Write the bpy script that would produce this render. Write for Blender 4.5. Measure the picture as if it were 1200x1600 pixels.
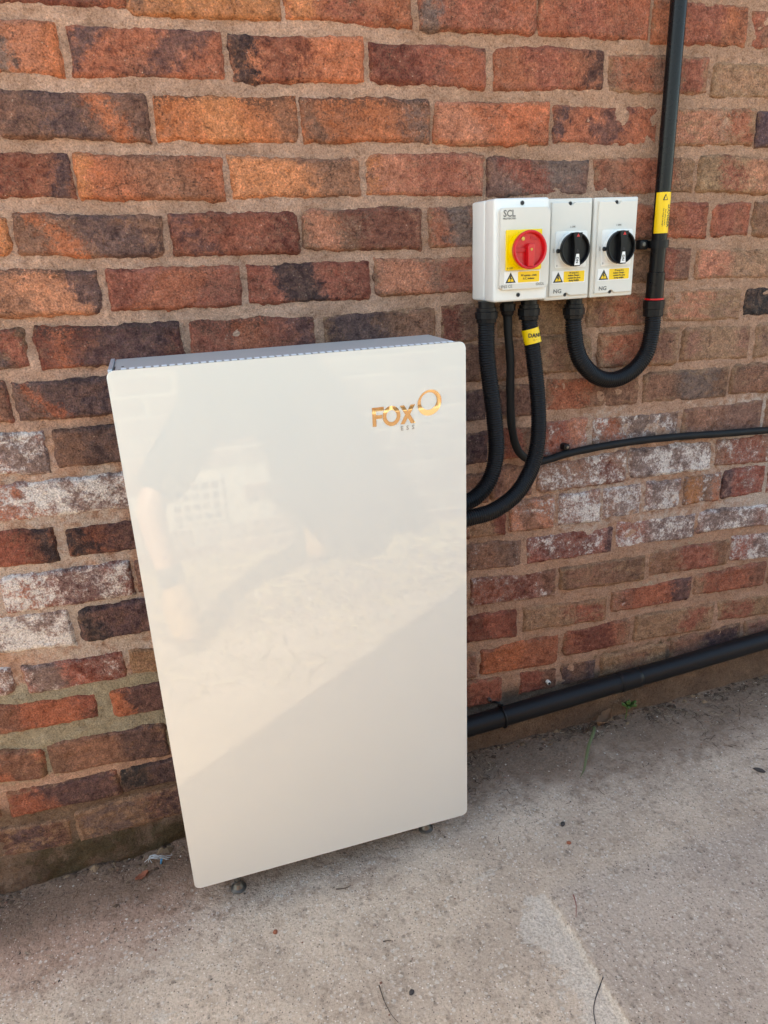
import bpy, bmesh, math, random
import numpy as np
from mathutils import Vector, Matrix

R = math.radians
scene = bpy.context.scene
for o in list(bpy.data.objects):
    bpy.data.objects.remove(o)

# ------------------------------------------------------------------ camera
cam_data = bpy.data.cameras.new('camera')
cam = bpy.data.objects.new('camera', cam_data)
scene.collection.objects.link(cam)
cam_data.sensor_fit = 'VERTICAL'
cam_data.sensor_height = 36.0
cam_data.lens = 36.0 * 1123.44 / 1600.0
cam_data.clip_start = 0.02
cam_data.clip_end = 500.0
CX = (0.95183331, -0.14161304, 0.27195423)
CD = (0.04199522, 0.93880611, 0.34187644)
CN = (-0.30372645, -0.3139886, 0.89953399)
cam.matrix_world = Matrix((
    (CX[0], -CX[1], -CX[2], 0.0),
    (CN[0], -CN[1], -CN[2], -1.42),
    (-CD[0], CD[1], CD[2], 1.275),
    (0, 0, 0, 1)))
scene.camera = cam

# ------------------------------------------------------------------ light
SUN_ELEV = 50.0
SUN_H = (0.824, -0.567)            # horizontal travel of the sunlight: from behind the wall's left corner
world = bpy.data.worlds.new('World')
scene.world = world
world.use_nodes = True
wn = world.node_tree
bg = wn.nodes['Background']
sky = wn.nodes.new('ShaderNodeTexSky')
sky.sky_type = 'NISHITA'
sky.sun_disc = False
sky.sun_elevation = R(SUN_ELEV)
sky.sun_rotation = math.atan2(-SUN_H[0], -SUN_H[1])
sky.air_density = 1.0
sky.dust_density = 1.5
sky.ozone_density = 1.0
wn.links.new(sky.outputs[0], bg.inputs[0])
bg.inputs[1].default_value = 0.14
sun_data = bpy.data.lights.new('sun', 'SUN')
sun_data.energy = 3.4
sun_data.angle = R(0.53)
sun_data.color = (1.0, 0.95, 0.87)
sun = bpy.data.objects.new('sun', sun_data)
scene.collection.objects.link(sun)
ce, se = math.cos(R(SUN_ELEV)), math.sin(R(SUN_ELEV))
sun.rotation_euler = Vector((SUN_H[0] * ce, SUN_H[1] * ce, -se)).to_track_quat('-Z', 'Y').to_euler()
sun.location = (-4, 3, 6)
vs = scene.view_settings
vs.view_transform = 'Standard'
vs.look = 'None'
vs.gamma = 1.0
vs.exposure = 2.15
vs.use_white_balance = True          # the phone's white balance for open shade
vs.white_balance_temperature = 7500
vs.white_balance_tint = 2
vs.use_curve_mapping = False
scene.cycles.use_denoising = True
scene.cycles.max_bounces = 6
scene.cycles.diffuse_bounces = 3
scene.cycles.use_adaptive_sampling = True
scene.cycles.adaptive_threshold = 0.018
scene.cycles.caustics_reflective = False
scene.cycles.caustics_refractive = False

# ------------------------------------------------------------------ helpers
COL = scene.collection
rng = np.random.RandomState(7)
random.seed(7)

def lin(c):
    c = c / 255.0
    return c / 12.92 if c <= 0.04045 else ((c + 0.055) / 1.055) ** 2.4
def hexc(h, k=1.0):
    return tuple(min(1.0, lin(int(h[i:i + 2], 16)) * k) for i in (0, 2, 4))

_perm = np.random.RandomState(3).randint(0, 2 ** 31 - 1, 4096)
def _hash(ix, iy, seed):
    h = (ix.astype(np.int64) * 374761393 + iy.astype(np.int64) * 668265263 + seed * 144269504) & 0x7fffffff
    h = ((h ^ (h >> 13)) * 1274126177) & 0x7fffffff
    return ((h ^ (h >> 16)) & 0xffff) / 65535.0
def vnoise(x, y, seed=0):
    x = np.asarray(x, float); y = np.asarray(y, float)
    ix = np.floor(x); iy = np.floor(y); fx = x - ix; fy = y - iy
    fx = fx * fx * fx * (fx * (fx * 6 - 15) + 10); fy = fy * fy * fy * (fy * (fy * 6 - 15) + 10)
    a = _hash(ix, iy, seed); b = _hash(ix + 1, iy, seed); c = _hash(ix, iy + 1, seed); d = _hash(ix + 1, iy + 1, seed)
    return (a * (1 - fx) + b * fx) * (1 - fy) + (c * (1 - fx) + d * fx) * fy
def fbm(x, y, seed=0, octv=4, gain=0.5):
    s = 0.0; a = 1.0; t = 0.0
    for o in range(octv):
        s = s + a * vnoise(x * 2 ** o + 17.3 * o, y * 2 ** o - 9.1 * o, seed + o); t += a; a *= gain
    return s / t - 0.5
def sstep(a, b, x):
    t = np.clip((x - a) / (b - a), 0, 1); return t * t * (3 - 2 * t)

def link(name, me, parent=None, mat=None, smooth=True):
    o = bpy.data.objects.new(name, me)
    COL.objects.link(o)
    if parent is not None:
        o.parent = parent
        if parent.type == 'EMPTY':                      # parts are modelled in place
            o.matrix_parent_inverse = Matrix.Translation(-parent.location)
    if mat is not None and len(me.materials) == 0:
        me.materials.append(mat)
    if smooth and len(me.polygons):
        me.polygons.foreach_set('use_smooth', [True] * len(me.polygons))
    return o
def empty(name, loc=(0, 0, 0)):
    o = bpy.data.objects.new(name, None)
    COL.objects.link(o); o.location = loc; o.empty_display_size = 0.05
    return o
def tag(o, label, cat=None, group=None, kind=None):
    if label: o['label'] = label
    if cat: o['category'] = cat
    if group: o['group'] = group
    if kind: o['kind'] = kind
    return o
def mesh(name, v, f):
    me = bpy.data.meshes.new(name)
    me.from_pydata([tuple(map(float, p)) for p in v], [], f)
    me.update(); return me
def grid_mesh(name, V, nu, nv, flip=False):
    """V: (nu*nv,3), index i*nv+j"""
    i, j = np.meshgrid(np.arange(nu - 1), np.arange(nv - 1), indexing='ij')
    a = (i * nv + j).ravel(); q = np.stack([a, a + nv, a + nv + 1, a + 1], 1)
    if flip: q = q[:, ::-1]
    me = bpy.data.meshes.new(name)
    me.vertices.add(len(V)); me.vertices.foreach_set('co', np.ascontiguousarray(V, np.float32).ravel())
    me.loops.add(q.size); me.loops.foreach_set('vertex_index', np.ascontiguousarray(q, np.int32).ravel())
    me.polygons.add(len(q)); me.polygons.foreach_set('loop_start', np.arange(0, q.size, 4, dtype=np.int32))
    me.update(calc_edges=True); me.validate(); return me
def vattr(me, name, data, typ='FLOAT_COLOR'):
    at = me.attributes.new(name, typ, 'POINT')
    d = np.asarray(data, np.float32)
    if typ == 'FLOAT_COLOR':
        if d.ndim == 1: d = np.tile(d, (len(me.vertices), 1))
        if d.shape[1] == 3: d = np.hstack([d, np.ones((len(d), 1), np.float32)])
        at.data.foreach_set('color', d.ravel())
    else:
        if d.ndim == 0: d = np.full(len(me.vertices), float(d), np.float32)
        at.data.foreach_set('value', d.ravel())

class BM:
    """collects bmesh shapes, builds ONE mesh object"""
    def __init__(s): s.bm = bmesh.new()
    def box(s, x0, x1, y0, y1, z0, z1, bev=0.0, seg=2):
        r = bmesh.ops.create_cube(s.bm, size=1.0)
        for v in r['verts']:
            v.co = Vector((x0 + (v.co.x + .5) * (x1 - x0), y0 + (v.co.y + .5) * (y1 - y0), z0 + (v.co.z + .5) * (z1 - z0)))
        if bev:
            es = list({e for v in r['verts'] for e in v.link_edges})
            bmesh.ops.bevel(s.bm, geom=es, offset=bev, segments=seg, profile=0.5, affect='EDGES')
        return s
    def prism(s, poly, y0, y1, bev=0.0):
        """poly: (x,z) counter-clockwise seen from the front (-y); extruded from y0 (front) to y1"""
        f = [s.bm.verts.new((x, y0, z)) for x, z in poly]; b = [s.bm.verts.new((x, y1, z)) for x, z in poly]
        n = len(poly); fs = [s.bm.faces.new(f), s.bm.faces.new(b[::-1])]
        for i in range(n):
            fs.append(s.bm.faces.new((f[i], b[i], b[(i + 1) % n], f[(i + 1) % n])))
        if bev:
            es = list(fs[0].edges)
            bmesh.ops.bevel(s.bm, geom=es, offset=bev, segments=2, profile=0.5, affect='EDGES')
        return s
    def ring(s, outer, inner, y0, y1):
        n = len(outer)
        of = [s.bm.verts.new((x, y0, z)) for x, z in outer]; i_f = [s.bm.verts.new((x, y0, z)) for x, z in inner]
        ob = [s.bm.verts.new((x, y1, z)) for x, z in outer]; ib = [s.bm.verts.new((x, y1, z)) for x, z in inner]
        for i in range(n):
            k = (i + 1) % n
            s.bm.faces.new((of[i], of[k], i_f[k], i_f[i])); s.bm.faces.new((ob[k], ob[i], ib[i], ib[k]))
            s.bm.faces.new((of[k], of[i], ob[i], ob[k])); s.bm.faces.new((i_f[i], i_f[k], ib[k], ib[i]))
        return s
    def lathe(s, prof, axis, o, n=24):
        """prof: (t along axis, radius)"""
        ax = Vector(axis).normalized(); up = Vector((0, 0, 1)) if abs(ax.z) < .9 else Vector((1, 0, 0))
        a = ax.cross(up).normalized(); b = ax.cross(a); o = Vector(o); rings = []
        for t, r in prof:
            rings.append([s.bm.verts.new(o + ax * t + (a * math.cos(2 * math.pi * k / n) + b * math.sin(2 * math.pi * k / n)) * r) for k in range(n)])
        for q in range(len(rings) - 1):
            for k in range(n):
                m = (k + 1) % n
                s.bm.faces.new((rings[q][k], rings[q][m], rings[q + 1][m], rings[q + 1][k]))
        s.bm.faces.new(rings[0][::-1]); s.bm.faces.new(rings[-1])
        return s
    def build(s, name, mat, parent=None, smooth=True, auto=21):
        bmesh.ops.recalc_face_normals(s.bm, faces=s.bm.faces)
        me = bpy.data.meshes.new(name); s.bm.to_mesh(me); s.bm.free()
        o = link(name, me, parent, mat, smooth)
        if smooth and auto: me.set_sharp_from_angle(angle=R(auto))
        return o

def rrect(x0, x1, z0, z1, r, n=6):
    p = []
    for cx, cz, a in ((x1 - r, z0 + r, -90), (x1 - r, z1 - r, 0), (x0 + r, z1 - r, 90), (x0 + r, z0 + r, 180)):
        for k in range(n + 1):
            t = R(a + 90 * k / n); p.append((cx + r * math.cos(t), cz + r * math.sin(t)))
    return p
def spline(P, n, closed=False):
    P = [np.array(p, float) for p in P]; P = [2 * P[0] - P[1]] + P + [2 * P[-1] - P[-2]]
    out = []; m = len(P) - 3
    for i in range(m):
        a, b, c, d = P[i:i + 4]
        for k in range(n):
            t = k / n
            out.append(.5 * (2 * b + (c - a) * t + (2 * a - 5 * b + 4 * c - d) * t * t + (3 * b - a - 3 * c + d) * t ** 3))
    out.append(P[-2]); return np.array(out)
def resample(P, step):
    d = np.r_[0, np.cumsum(np.linalg.norm(np.diff(P, axis=0), axis=1))]
    n = max(2, int(d[-1] / step)); t = np.linspace(0, d[-1], n + 1)
    return np.stack([np.interp(t, d, P[:, k]) for k in range(3)], 1), t
def tube_mesh(name, P, rad, seg=14, cap=True):
    P = np.asarray(P, float); n = len(P); rad = np.broadcast_to(np.asarray(rad, float), (n,))
    T = np.gradient(P, axis=0); T /= np.linalg.norm(T, axis=1)[:, None]
    ref = np.array([0, 0, 1.0]) if abs(T[0][2]) < .9 else np.array([0, 1.0, 0])
    a = np.cross(T[0], ref); a /= np.linalg.norm(a); V = []
    ang = np.linspace(0, 2 * np.pi, seg, endpoint=False)
    for i in range(n):
        a = a - T[i] * (a @ T[i]); a /= np.linalg.norm(a); b = np.cross(T[i], a)
        V.append(P[i] + rad[i] * (np.cos(ang)[:, None] * a + np.sin(ang)[:, None] * b))
    V = np.concatenate(V); F = []
    for i in range(n - 1):
        for k in range(seg):
            m = (k + 1) % seg; F.append((i * seg + k, i * seg + m, (i + 1) * seg + m, (i + 1) * seg + k))
    if cap:
        F.append(tuple(range(seg))[::-1]); F.append(tuple((n - 1) * seg + k for k in range(seg)))
    return mesh(name, V, F)
def text_mesh(name, s, height, mat, parent, at, align='CENTER', bold=0.0, xs=1.0, spacing=1.0, line=1.0, rot=0.0, bend=None):
    """flat lettering facing -y; at = (x, y, z of the centre of the block); rot turns it in the wall plane"""
    cu = bpy.data.curves.new(name, 'FONT'); cu.body = s; cu.align_x = align; cu.align_y = 'CENTER'
    cu.size = height; cu.offset = bold; cu.space_character = spacing; cu.space_line = line; cu.resolution_u = 2
    cu.extrude = 0.00012
    tmp = bpy.data.objects.new(name, cu); COL.objects.link(tmp)
    dg = bpy.context.evaluated_depsgraph_get()
    me = bpy.data.meshes.new_from_object(tmp.evaluated_get(dg)); bpy.data.objects.remove(tmp)
    me.name = name
    c, sn = math.cos(rot), math.sin(rot)
    for v in me.vertices:
        x, y, z = v.co.x * xs, v.co.y, v.co.z
        x, y = x * c - y * sn, x * sn + y * c
        p = [at[0] + x, at[1] - z, at[2] + y]
        if bend:                                    # wrap round a vertical pipe: bend = (cx, cy, r)
            th = (p[0] - bend[0]) / bend[2]
            p[0] = bend[0] + bend[2] * math.sin(th); p[1] = bend[1] - bend[2] * math.cos(th) - z
        v.co = p
    me.materials.clear()
    return link(name, me, parent, mat, smooth=False)

# ------------------------------------------------------------------ materials
class NT:
    def __init__(s, name):
        s.m = bpy.data.materials.new(name); s.m.use_nodes = True; s.t = s.m.node_tree
        s.b = s.t.nodes['Principled BSDF']; s.out = s.t.nodes['Material Output']
    def n(s, typ, **k):
        nd = s.t.nodes.new(typ)
        for a, v in k.items(): setattr(nd, a, v)
        return nd
    def set(s, sock, v):
        if isinstance(v, bpy.types.NodeSocket): s.t.links.new(v, sock)
        elif v is not None:
            if isinstance(v, (tuple, list)) and len(v) == 3 and sock.type == 'RGBA': v = tuple(v) + (1.0,)
            sock.default_value = v
    def math(s, op, a, b=None, c=None, clamp=False):
        nd = s.n('ShaderNodeMath', operation=op, use_clamp=clamp)
        s.set(nd.inputs[0], a)
        if b is not None: s.set(nd.inputs[1], b)
        if c is not None: s.set(nd.inputs[2], c)
        return nd.outputs[0]
    def vmath(s, op, a, b=None, scale=None):
        nd = s.n('ShaderNodeVectorMath', operation=op); s.set(nd.inputs[0], a)
        if b is not None: s.set(nd.inputs[1], b)
        if scale is not None: s.set(nd.inputs['Scale'], scale)
        return nd.outputs[0]
    def mix(s, f, a, b, blend='MIX'):
        nd = s.n('ShaderNodeMix', data_type='RGBA', blend_type=blend)
        s.set(nd.inputs[0], f); s.set(nd.inputs[6], a); s.set(nd.inputs[7], b)
        return nd.outputs[2]
    def ss(s, x, lo, hi):
        nd = s.n('ShaderNodeMapRange', interpolation_type='SMOOTHSTEP')
        s.set(nd.inputs[0], x); s.set(nd.inputs[1], lo); s.set(nd.inputs[2], hi); nd.inputs[3].default_value = 0; nd.inputs[4].default_value = 1
        return nd.outputs[0]
    def noise(s, vec, scale, detail=4, rough=0.55, dist=0.0):
        nd = s.n('ShaderNodeTexNoise'); s.set(nd.inputs['Vector'], vec); nd.inputs['Scale'].default_value = scale
        nd.inputs['Detail'].default_value = detail; nd.inputs['Roughness'].default_value = rough; nd.inputs['Distortion'].default_value = dist
        return nd.outputs[0]
    def voro(s, vec, scale, feature='F1', out='Distance', rnd=1.0):
        nd = s.n('ShaderNodeTexVoronoi', feature=feature); s.set(nd.inputs['Vector'], vec); nd.inputs['Scale'].default_value = scale
        nd.inputs['Randomness'].default_value = rnd
        return nd.outputs[out]
    def attr(s, name, out='Color'):
        nd = s.n('ShaderNodeAttribute', attribute_name=name); return nd.outputs[out]
    def sep(s, v):
        nd = s.n('ShaderNodeSeparateXYZ'); s.set(nd.inputs[0], v); return nd.outputs
    def pos(s): return s.n('ShaderNodeNewGeometry').outputs['Position']
    def bump(s, h, strength=0.5, dist=0.002, normal=None):
        nd = s.n('ShaderNodeBump'); nd.inputs['Strength'].default_value = strength; nd.inputs['Distance'].default_value = dist
        s.set(nd.inputs['Height'], h)
        if normal is not None: s.set(nd.inputs['Normal'], normal)
        return nd.outputs[0]
    def fin(s, col=None, rough=None, normal=None, metal=None, spec=None):
        if col is not None: s.set(s.b.inputs['Base Color'], col)
        if rough is not None: s.set(s.b.inputs['Roughness'], rough)
        if normal is not None: s.set(s.b.inputs['Normal'], normal)
        if metal is not None: s.set(s.b.inputs['Metallic'], metal)
        if spec is not None: s.set(s.b.inputs['Specular IOR Level'], spec)
        return s.m

MORTAR = hexc('a8876a', .92)

def mat_brick():
    t = NT('brick_clay')
    seed = t.attr('seed', 'Fac')
    comb = t.n('ShaderNodeCombineXYZ')
    t.set(comb.inputs[0], seed); t.set(comb.inputs[1], t.math('MULTIPLY', seed, 1.7)); t.set(comb.inputs[2], t.math('MULTIPLY', seed, -2.3))
    P = t.vmath('ADD', t.pos(), comb.outputs[0])
    uv = t.sep(t.attr('buv', 'Vector')); u, v = uv[0], uv[1]
    m0 = t.sep(t.attr('m0', 'Vector'))       # white, smear, soot
    n_big = t.noise(P, 15, 3, .6, .5); n_mid = t.noise(P, 62, 4, .72, .4); n_fin = t.noise(P, 210, 3, .75)
    def off(n, k): return t.math('MULTIPLY', t.math('SUBTRACT', n, .5), k)
    def band(c, p, wob, soft):
        q = t.sep(t.attr(p, 'Vector'))
        x = t.math('ADD', u, t.math('MULTIPLY', q[2], t.math('SUBTRACT', v, .5)))
        x = t.math('ABSOLUTE', t.math('SUBTRACT', x, q[0]))
        x = t.math('ADD', x, t.math('ADD', off(n_big, wob), t.math('ADD', off(n_mid, wob * 1.3), off(n_fin, wob * .8))))
        return t.ss(t.math('SUBTRACT', q[1], x), -soft, soft), t.attr(c)
    c0 = t.attr('c0')
    c = t.mix(t.math('MULTIPLY', t.ss(t.math('ADD', n_big, off(n_mid, .5)), .46, .62), .6), c0, t.mix(.6, c0, hexc('64463a')))   # fire-darkened zones
    fB, cB = band('cB', 'pB', .55, .12); c = t.mix(t.math('MULTIPLY', fB, .75), c, cB)
    fA, cA = band('cA', 'pA', .34, .07); c = t.mix(t.math('MULTIPLY', fA, .88), c, cA)
    # mottling: worn skin, crevices, grains
    c = t.mix(t.math('MULTIPLY', t.ss(n_mid, .50, .64), .62), c, t.mix(1.0, c, (1.55, 1.42, 1.35), 'MULTIPLY'))
    c = t.mix(t.math('MULTIPLY', t.ss(n_mid, .47, .34), .72), c, t.mix(1.0, c, (.50, .47, .48), 'MULTIPLY'))
    c = t.mix(t.math('MULTIPLY', t.ss(n_fin, .52, .66), .70), c, t.mix(1.0, c, (.42, .39, .40), 'MULTIPLY'))
    c = t.mix(t.math('MULTIPLY', t.ss(n_fin, .47, .33), .55), c, t.mix(1.0, c, (1.5, 1.5, 1.5), 'MULTIPLY'))
    wv = t.n('ShaderNodeMapping'); t.set(wv.inputs['Vector'], P); wv.inputs['Scale'].default_value = (.6, 1, 1.5)
    wnz = t.n('ShaderNodeTexNoise'); t.set(wnz.inputs['Vector'], P); wnz.inputs['Scale'].default_value = 40; wnz.inputs['Detail'].default_value = 3
    crk = t.voro(t.vmath('ADD', wv.outputs[0], t.vmath('SCALE', wnz.outputs['Color'], scale=.05)), 22, 'DISTANCE_TO_EDGE')
    crm = t.math('MULTIPLY', t.ss(crk, .035, .008), t.ss(t.math('ADD', n_big, off(n_mid, .4)), .54, .62))
    c = t.mix(t.math('MULTIPLY', crm, .55), c, hexc('33251f'))
    pit = t.voro(P, 150)
    pitm = t.math('MULTIPLY', t.ss(pit, .26, .10), t.ss(n_big, .46, .58))
    c = t.mix(t.math('MULTIPLY', pitm, .8), c, hexc('3a2a24'))
    stone = t.math('MULTIPLY', t.ss(t.voro(P, 95), .14, .06), t.ss(n_mid, .52, .56))
    c = t.mix(t.math('MULTIPLY', stone, .55), c, hexc('cbb29c'))
    dust = t.ss(t.math('ADD', n_mid, off(n_fin, .6)), .40, .66)
    c = t.mix(t.math('MULTIPLY', dust, .13), c, hexc('c0987e'))
    # soot crust along the upper arris
    so = t.math('ADD', v, t.math('ADD', off(n_mid, 1.0), off(n_big, .7)))
    so = t.math('MULTIPLY', t.ss(so, .70, .92), m0[2])
    so = t.math('MULTIPLY', so, t.ss(n_fin, .40, .52))
    c = t.mix(so, c, hexc('352c27'))
    # efflorescence
    we = t.math('ADD', t.math('MULTIPLY', n_mid, .55), t.math('MULTIPLY', n_fin, .45))
    we = t.math('ADD', we, t.math('MULTIPLY', t.math('SUBTRACT', n_big, .5), .55))
    thr = t.math('SUBTRACT', .70, t.math('MULTIPLY', m0[0], .305))
    we = t.math('SUBTRACT', we, thr)
    wm = t.math('MULTIPLY', t.ss(we, 0, .16), t.ss(m0[0], 0, .12))
    haze = t.math('MULTIPLY', t.ss(we, -.16, .08), t.math('MULTIPLY', m0[0], .78))
    c = t.mix(haze, c, hexc('a38c84'))
    c = t.mix(t.math('MULTIPLY', wm, .9), c, hexc('e0d6cd'))
    # mortar wash smeared over the face
    st = t.n('ShaderNodeMapping'); t.set(st.inputs['Vector'], P); st.inputs['Scale'].default_value = (1, 1, 1.7)
    sm = t.noise(st.outputs[0], 26, 5, .74, .6)
    du = t.math('ABSOLUTE', t.math('SUBTRACT', u, .5)); dv = t.math('ABSOLUTE', t.math('SUBTRACT', v, .5))
    ed = t.math('MAXIMUM', t.math('MULTIPLY', t.ss(du, .38, .52), .25), t.math('MULTIPLY', t.ss(dv, .28, .52), .22))
    sx = t.math('ADD', t.math('ADD', sm, ed), off(n_fin, .18))
    sthr = t.math('SUBTRACT', .84, t.math('MULTIPLY', m0[1], .46))
    smm = t.math('MULTIPLY', t.ss(t.math('SUBTRACT', sx, sthr), -.04, .14), t.math('ADD', .5, t.math('MULTIPLY', m0[1], .3)))
    mcol = t.mix(t.ss(n_mid, .38, .62), hexc('8c6a50', .95), hexc('a98668', .95))
    c = t.mix(smm, c, mcol)
    gr = t.noise(P, 340, 1, .6)
    c = t.mix(t.math('MULTIPLY', t.ss(gr, .52, .68), .55), c, t.mix(1.0, c, (.45, .43, .43), 'MULTIPLY'))
    c = t.mix(t.math('MULTIPLY', t.ss(gr, .48, .32), .55), c, t.mix(1.0, c, (1.5, 1.5, 1.5), 'MULTIPLY'))
    bn = t.noise(P, 75, 5, .72, .3); bp = t.ss(pit, .30, .08)
    hgt = t.math('SUBTRACT', bn, t.math('MULTIPLY', bp, .12))
    return t.fin(c, .92, t.bump(hgt, 1.0, .011), spec=.2)

def mat_mortar():
    t = NT('lime_mortar'); P = t.pos(); x, y, z = t.sep(P)
    n1 = t.noise(P, 8, 3, .6); n2 = t.noise(P, 55, 5, .7, .4); n3 = t.noise(P, 230, 3, .75)
    c = t.mix(t.ss(n1, .38, .62), hexc('c8a18a', .96), hexc('b48f79', .96))
    c = t.mix(t.math('MULTIPLY', t.ss(x, .2, .9), .5), c, hexc('b0876b', .95))
    pale = t.attr('pale', 'Fac'); mud = t.attr('mud', 'Fac'); moss = t.attr('moss', 'Fac')
    o2 = t.math('SUBTRACT', n2, .5)
    c = t.mix(t.ss(t.math('ADD', pale, t.math('MULTIPLY', o2, .9)), .35, .65), c, hexc('a89c84', .9))
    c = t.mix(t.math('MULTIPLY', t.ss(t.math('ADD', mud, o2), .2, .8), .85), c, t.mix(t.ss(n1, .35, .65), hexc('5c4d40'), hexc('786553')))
    c = t.mix(t.math('MULTIPLY', t.ss(t.math('ADD', moss, o2), .35, .7), .8), c, hexc('463e28'))
    c = t.mix(t.math('MULTIPLY', t.ss(n2, .51, .66), .6), c, t.mix(1.0, c, (1.32, 1.30, 1.28), 'MULTIPLY'))
    c = t.mix(t.math('MULTIPLY', t.ss(n2, .47, .34), .65), c, t.mix(1.0, c, (.62, .56, .52), 'MULTIPLY'))
    c = t.mix(t.math('MULTIPLY', t.ss(n3, .45, .32), .45), c, t.mix(1.0, c, (1.35, 1.35, 1.35), 'MULTIPLY'))
    c = t.mix(t.math('MULTIPLY', t.ss(n3, .54, .66), .55), c, t.mix(1.0, c, (.5, .46, .43), 'MULTIPLY'))
    wh = t.math('ADD', t.attr('white', 'Fac'), t.math('MULTIPLY', o2, 1.2))
    c = t.mix(t.math('MULTIPLY', t.ss(wh, .40, .75), .7), c, hexc('c4b6a8'))
    gr = t.noise(P, 360, 1, .6)
    c = t.mix(t.math('MULTIPLY', t.ss(gr, .52, .68), .5), c, t.mix(1.0, c, (.5, .47, .45), 'MULTIPLY'))
    c = t.mix(t.math('MULTIPLY', t.ss(gr, .48, .32), .5), c, t.mix(1.0, c, (1.42, 1.42, 1.42), 'MULTIPLY'))
    bn = t.noise(P, 90, 5, .75, .3)
    return t.fin(c, .95, t.bump(bn, 1.0, .011), spec=.2)

def mat_ground():
    t = NT('worn_concrete'); P = t.pos()
    pale = t.attr('pale', 'Fac'); dirt_shade = t.attr('dirt_shade', 'Fac'); red = t.attr('red', 'Fac'); slab = t.attr('slab', 'Fac')
    n1 = t.noise(P, 5, 3, .6); n2 = t.noise(P, 35, 4, .65); n3 = t.noise(P, 200, 3, .75)
    c = t.mix(t.ss(n1, .35, .65), hexc('cfb9a3'), hexc('bba692'))
    c = t.mix(t.math('MULTIPLY', slab, .5), c, hexc('b2a295'))
    c = t.mix(t.math('MULTIPLY', t.ss(t.math('ADD', red, t.math('MULTIPLY', t.math('SUBTRACT', n2, .5), .8)), .1, .9), .7), c, hexc('ae8670'))
    # aggregate: stones of two sizes, some pale, some dark
    Pw = t.vmath('ADD', P, t.vmath('SCALE', t.n('ShaderNodeTexNoise').outputs['Color'], scale=.004))
    t.set(Pw.node.inputs[1].links[0].from_node.inputs[0].links[0].from_node.inputs['Vector'], P); Pw.node.inputs[1].links[0].from_node.inputs[0].links[0].from_node.inputs['Scale'].default_value = 120
    vc = t.n('ShaderNodeTexVoronoi'); t.set(vc.inputs['Vector'], Pw); vc.inputs['Scale'].default_value = 105
    cell = t.sep(vc.outputs['Color'])[0]
    agg = t.math('MULTIPLY', t.ss(vc.outputs['Distance'], .55, .30), t.ss(n2, .40, .56))
    c = t.mix(t.math('MULTIPLY', t.math('MULTIPLY', agg, t.ss(cell, .55, .95)), .6), c, hexc('ddd3c5'))
    c = t.mix(t.math('MULTIPLY', t.math('MULTIPLY', agg, t.ss(cell, .45, .05)), .5), c, hexc('77695f'))
    v2 = t.n('ShaderNodeTexVoronoi'); t.set(v2.inputs['Vector'], P); v2.inputs['Scale'].default_value = 230
    c2 = t.sep(v2.outputs['Color'])[1]
    f2 = t.ss(v2.outputs['Distance'], .45, .22)
    c = t.mix(t.math('MULTIPLY', t.math('MULTIPLY', f2, t.ss(c2, .86, .93)), .7), c, hexc('efe6d9'))
    c = t.mix(t.math('MULTIPLY', t.math('MULTIPLY', f2, t.ss(c2, .16, .05)), .7), c, hexc('4a3f39'))
    c = t.mix(t.math('MULTIPLY', t.ss(n2, .50, .66), .55), c, t.mix(1.0, c, (.68, .65, .62), 'MULTIPLY'))
    c = t.mix(t.math('MULTIPLY', t.ss(n3, .53, .66), .6), c, t.mix(1.0, c, (.58, .55, .53), 'MULTIPLY'))
    c = t.mix(t.math('MULTIPLY', t.ss(n3, .46, .33), .5), c, t.mix(1.0, c, (1.35, 1.35, 1.35), 'MULTIPLY'))
    # pale cement
    mp = t.n('ShaderNodeMapping'); t.set(mp.inputs['Vector'], P); mp.inputs['Scale'].default_value = (.35, 3.2, 1); mp.inputs['Rotation'].default_value = (0, 0, R(-12))
    brush = t.noise(mp.outputs[0], 60, 4, .6)
    pm = t.math('ADD', pale, t.math('MULTIPLY', t.math('SUBTRACT', n2, .5), 1.3))
    pm = t.math('ADD', pm, t.math('MULTIPLY', t.math('SUBTRACT', n3, .5), .5))
    pm = t.math('ADD', pm, t.math('MULTIPLY', t.math('SUBTRACT', brush, .5), 1.0))
    c = t.mix(t.math('MULTIPLY', t.ss(pm, .46, .70), .58), c, t.mix(t.ss(n3, .38, .62), hexc('e4d8c8'), hexc('bfb1a2')))
    # soil, and the shade painted in under the cabinet
    dm = t.math('ADD', dirt_shade, t.math('MULTIPLY', t.math('SUBTRACT', n2, .5), .6))
    dm = t.math('ADD', dm, t.math('MULTIPLY', t.math('SUBTRACT', n3, .5), .4))
    c = t.mix(t.math('MULTIPLY', t.ss(dm, .15, .95), .9), c, t.mix(t.ss(n3, .35, .65), hexc('66503f'), hexc('8a7260')))
    h = t.math('ADD', t.noise(P, 110, 4, .75), t.math('MULTIPLY', vc.outputs['Distance'], -.25))
    return t.fin(c, .93, t.bump(h, 1.0, .006), spec=.25)

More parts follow.
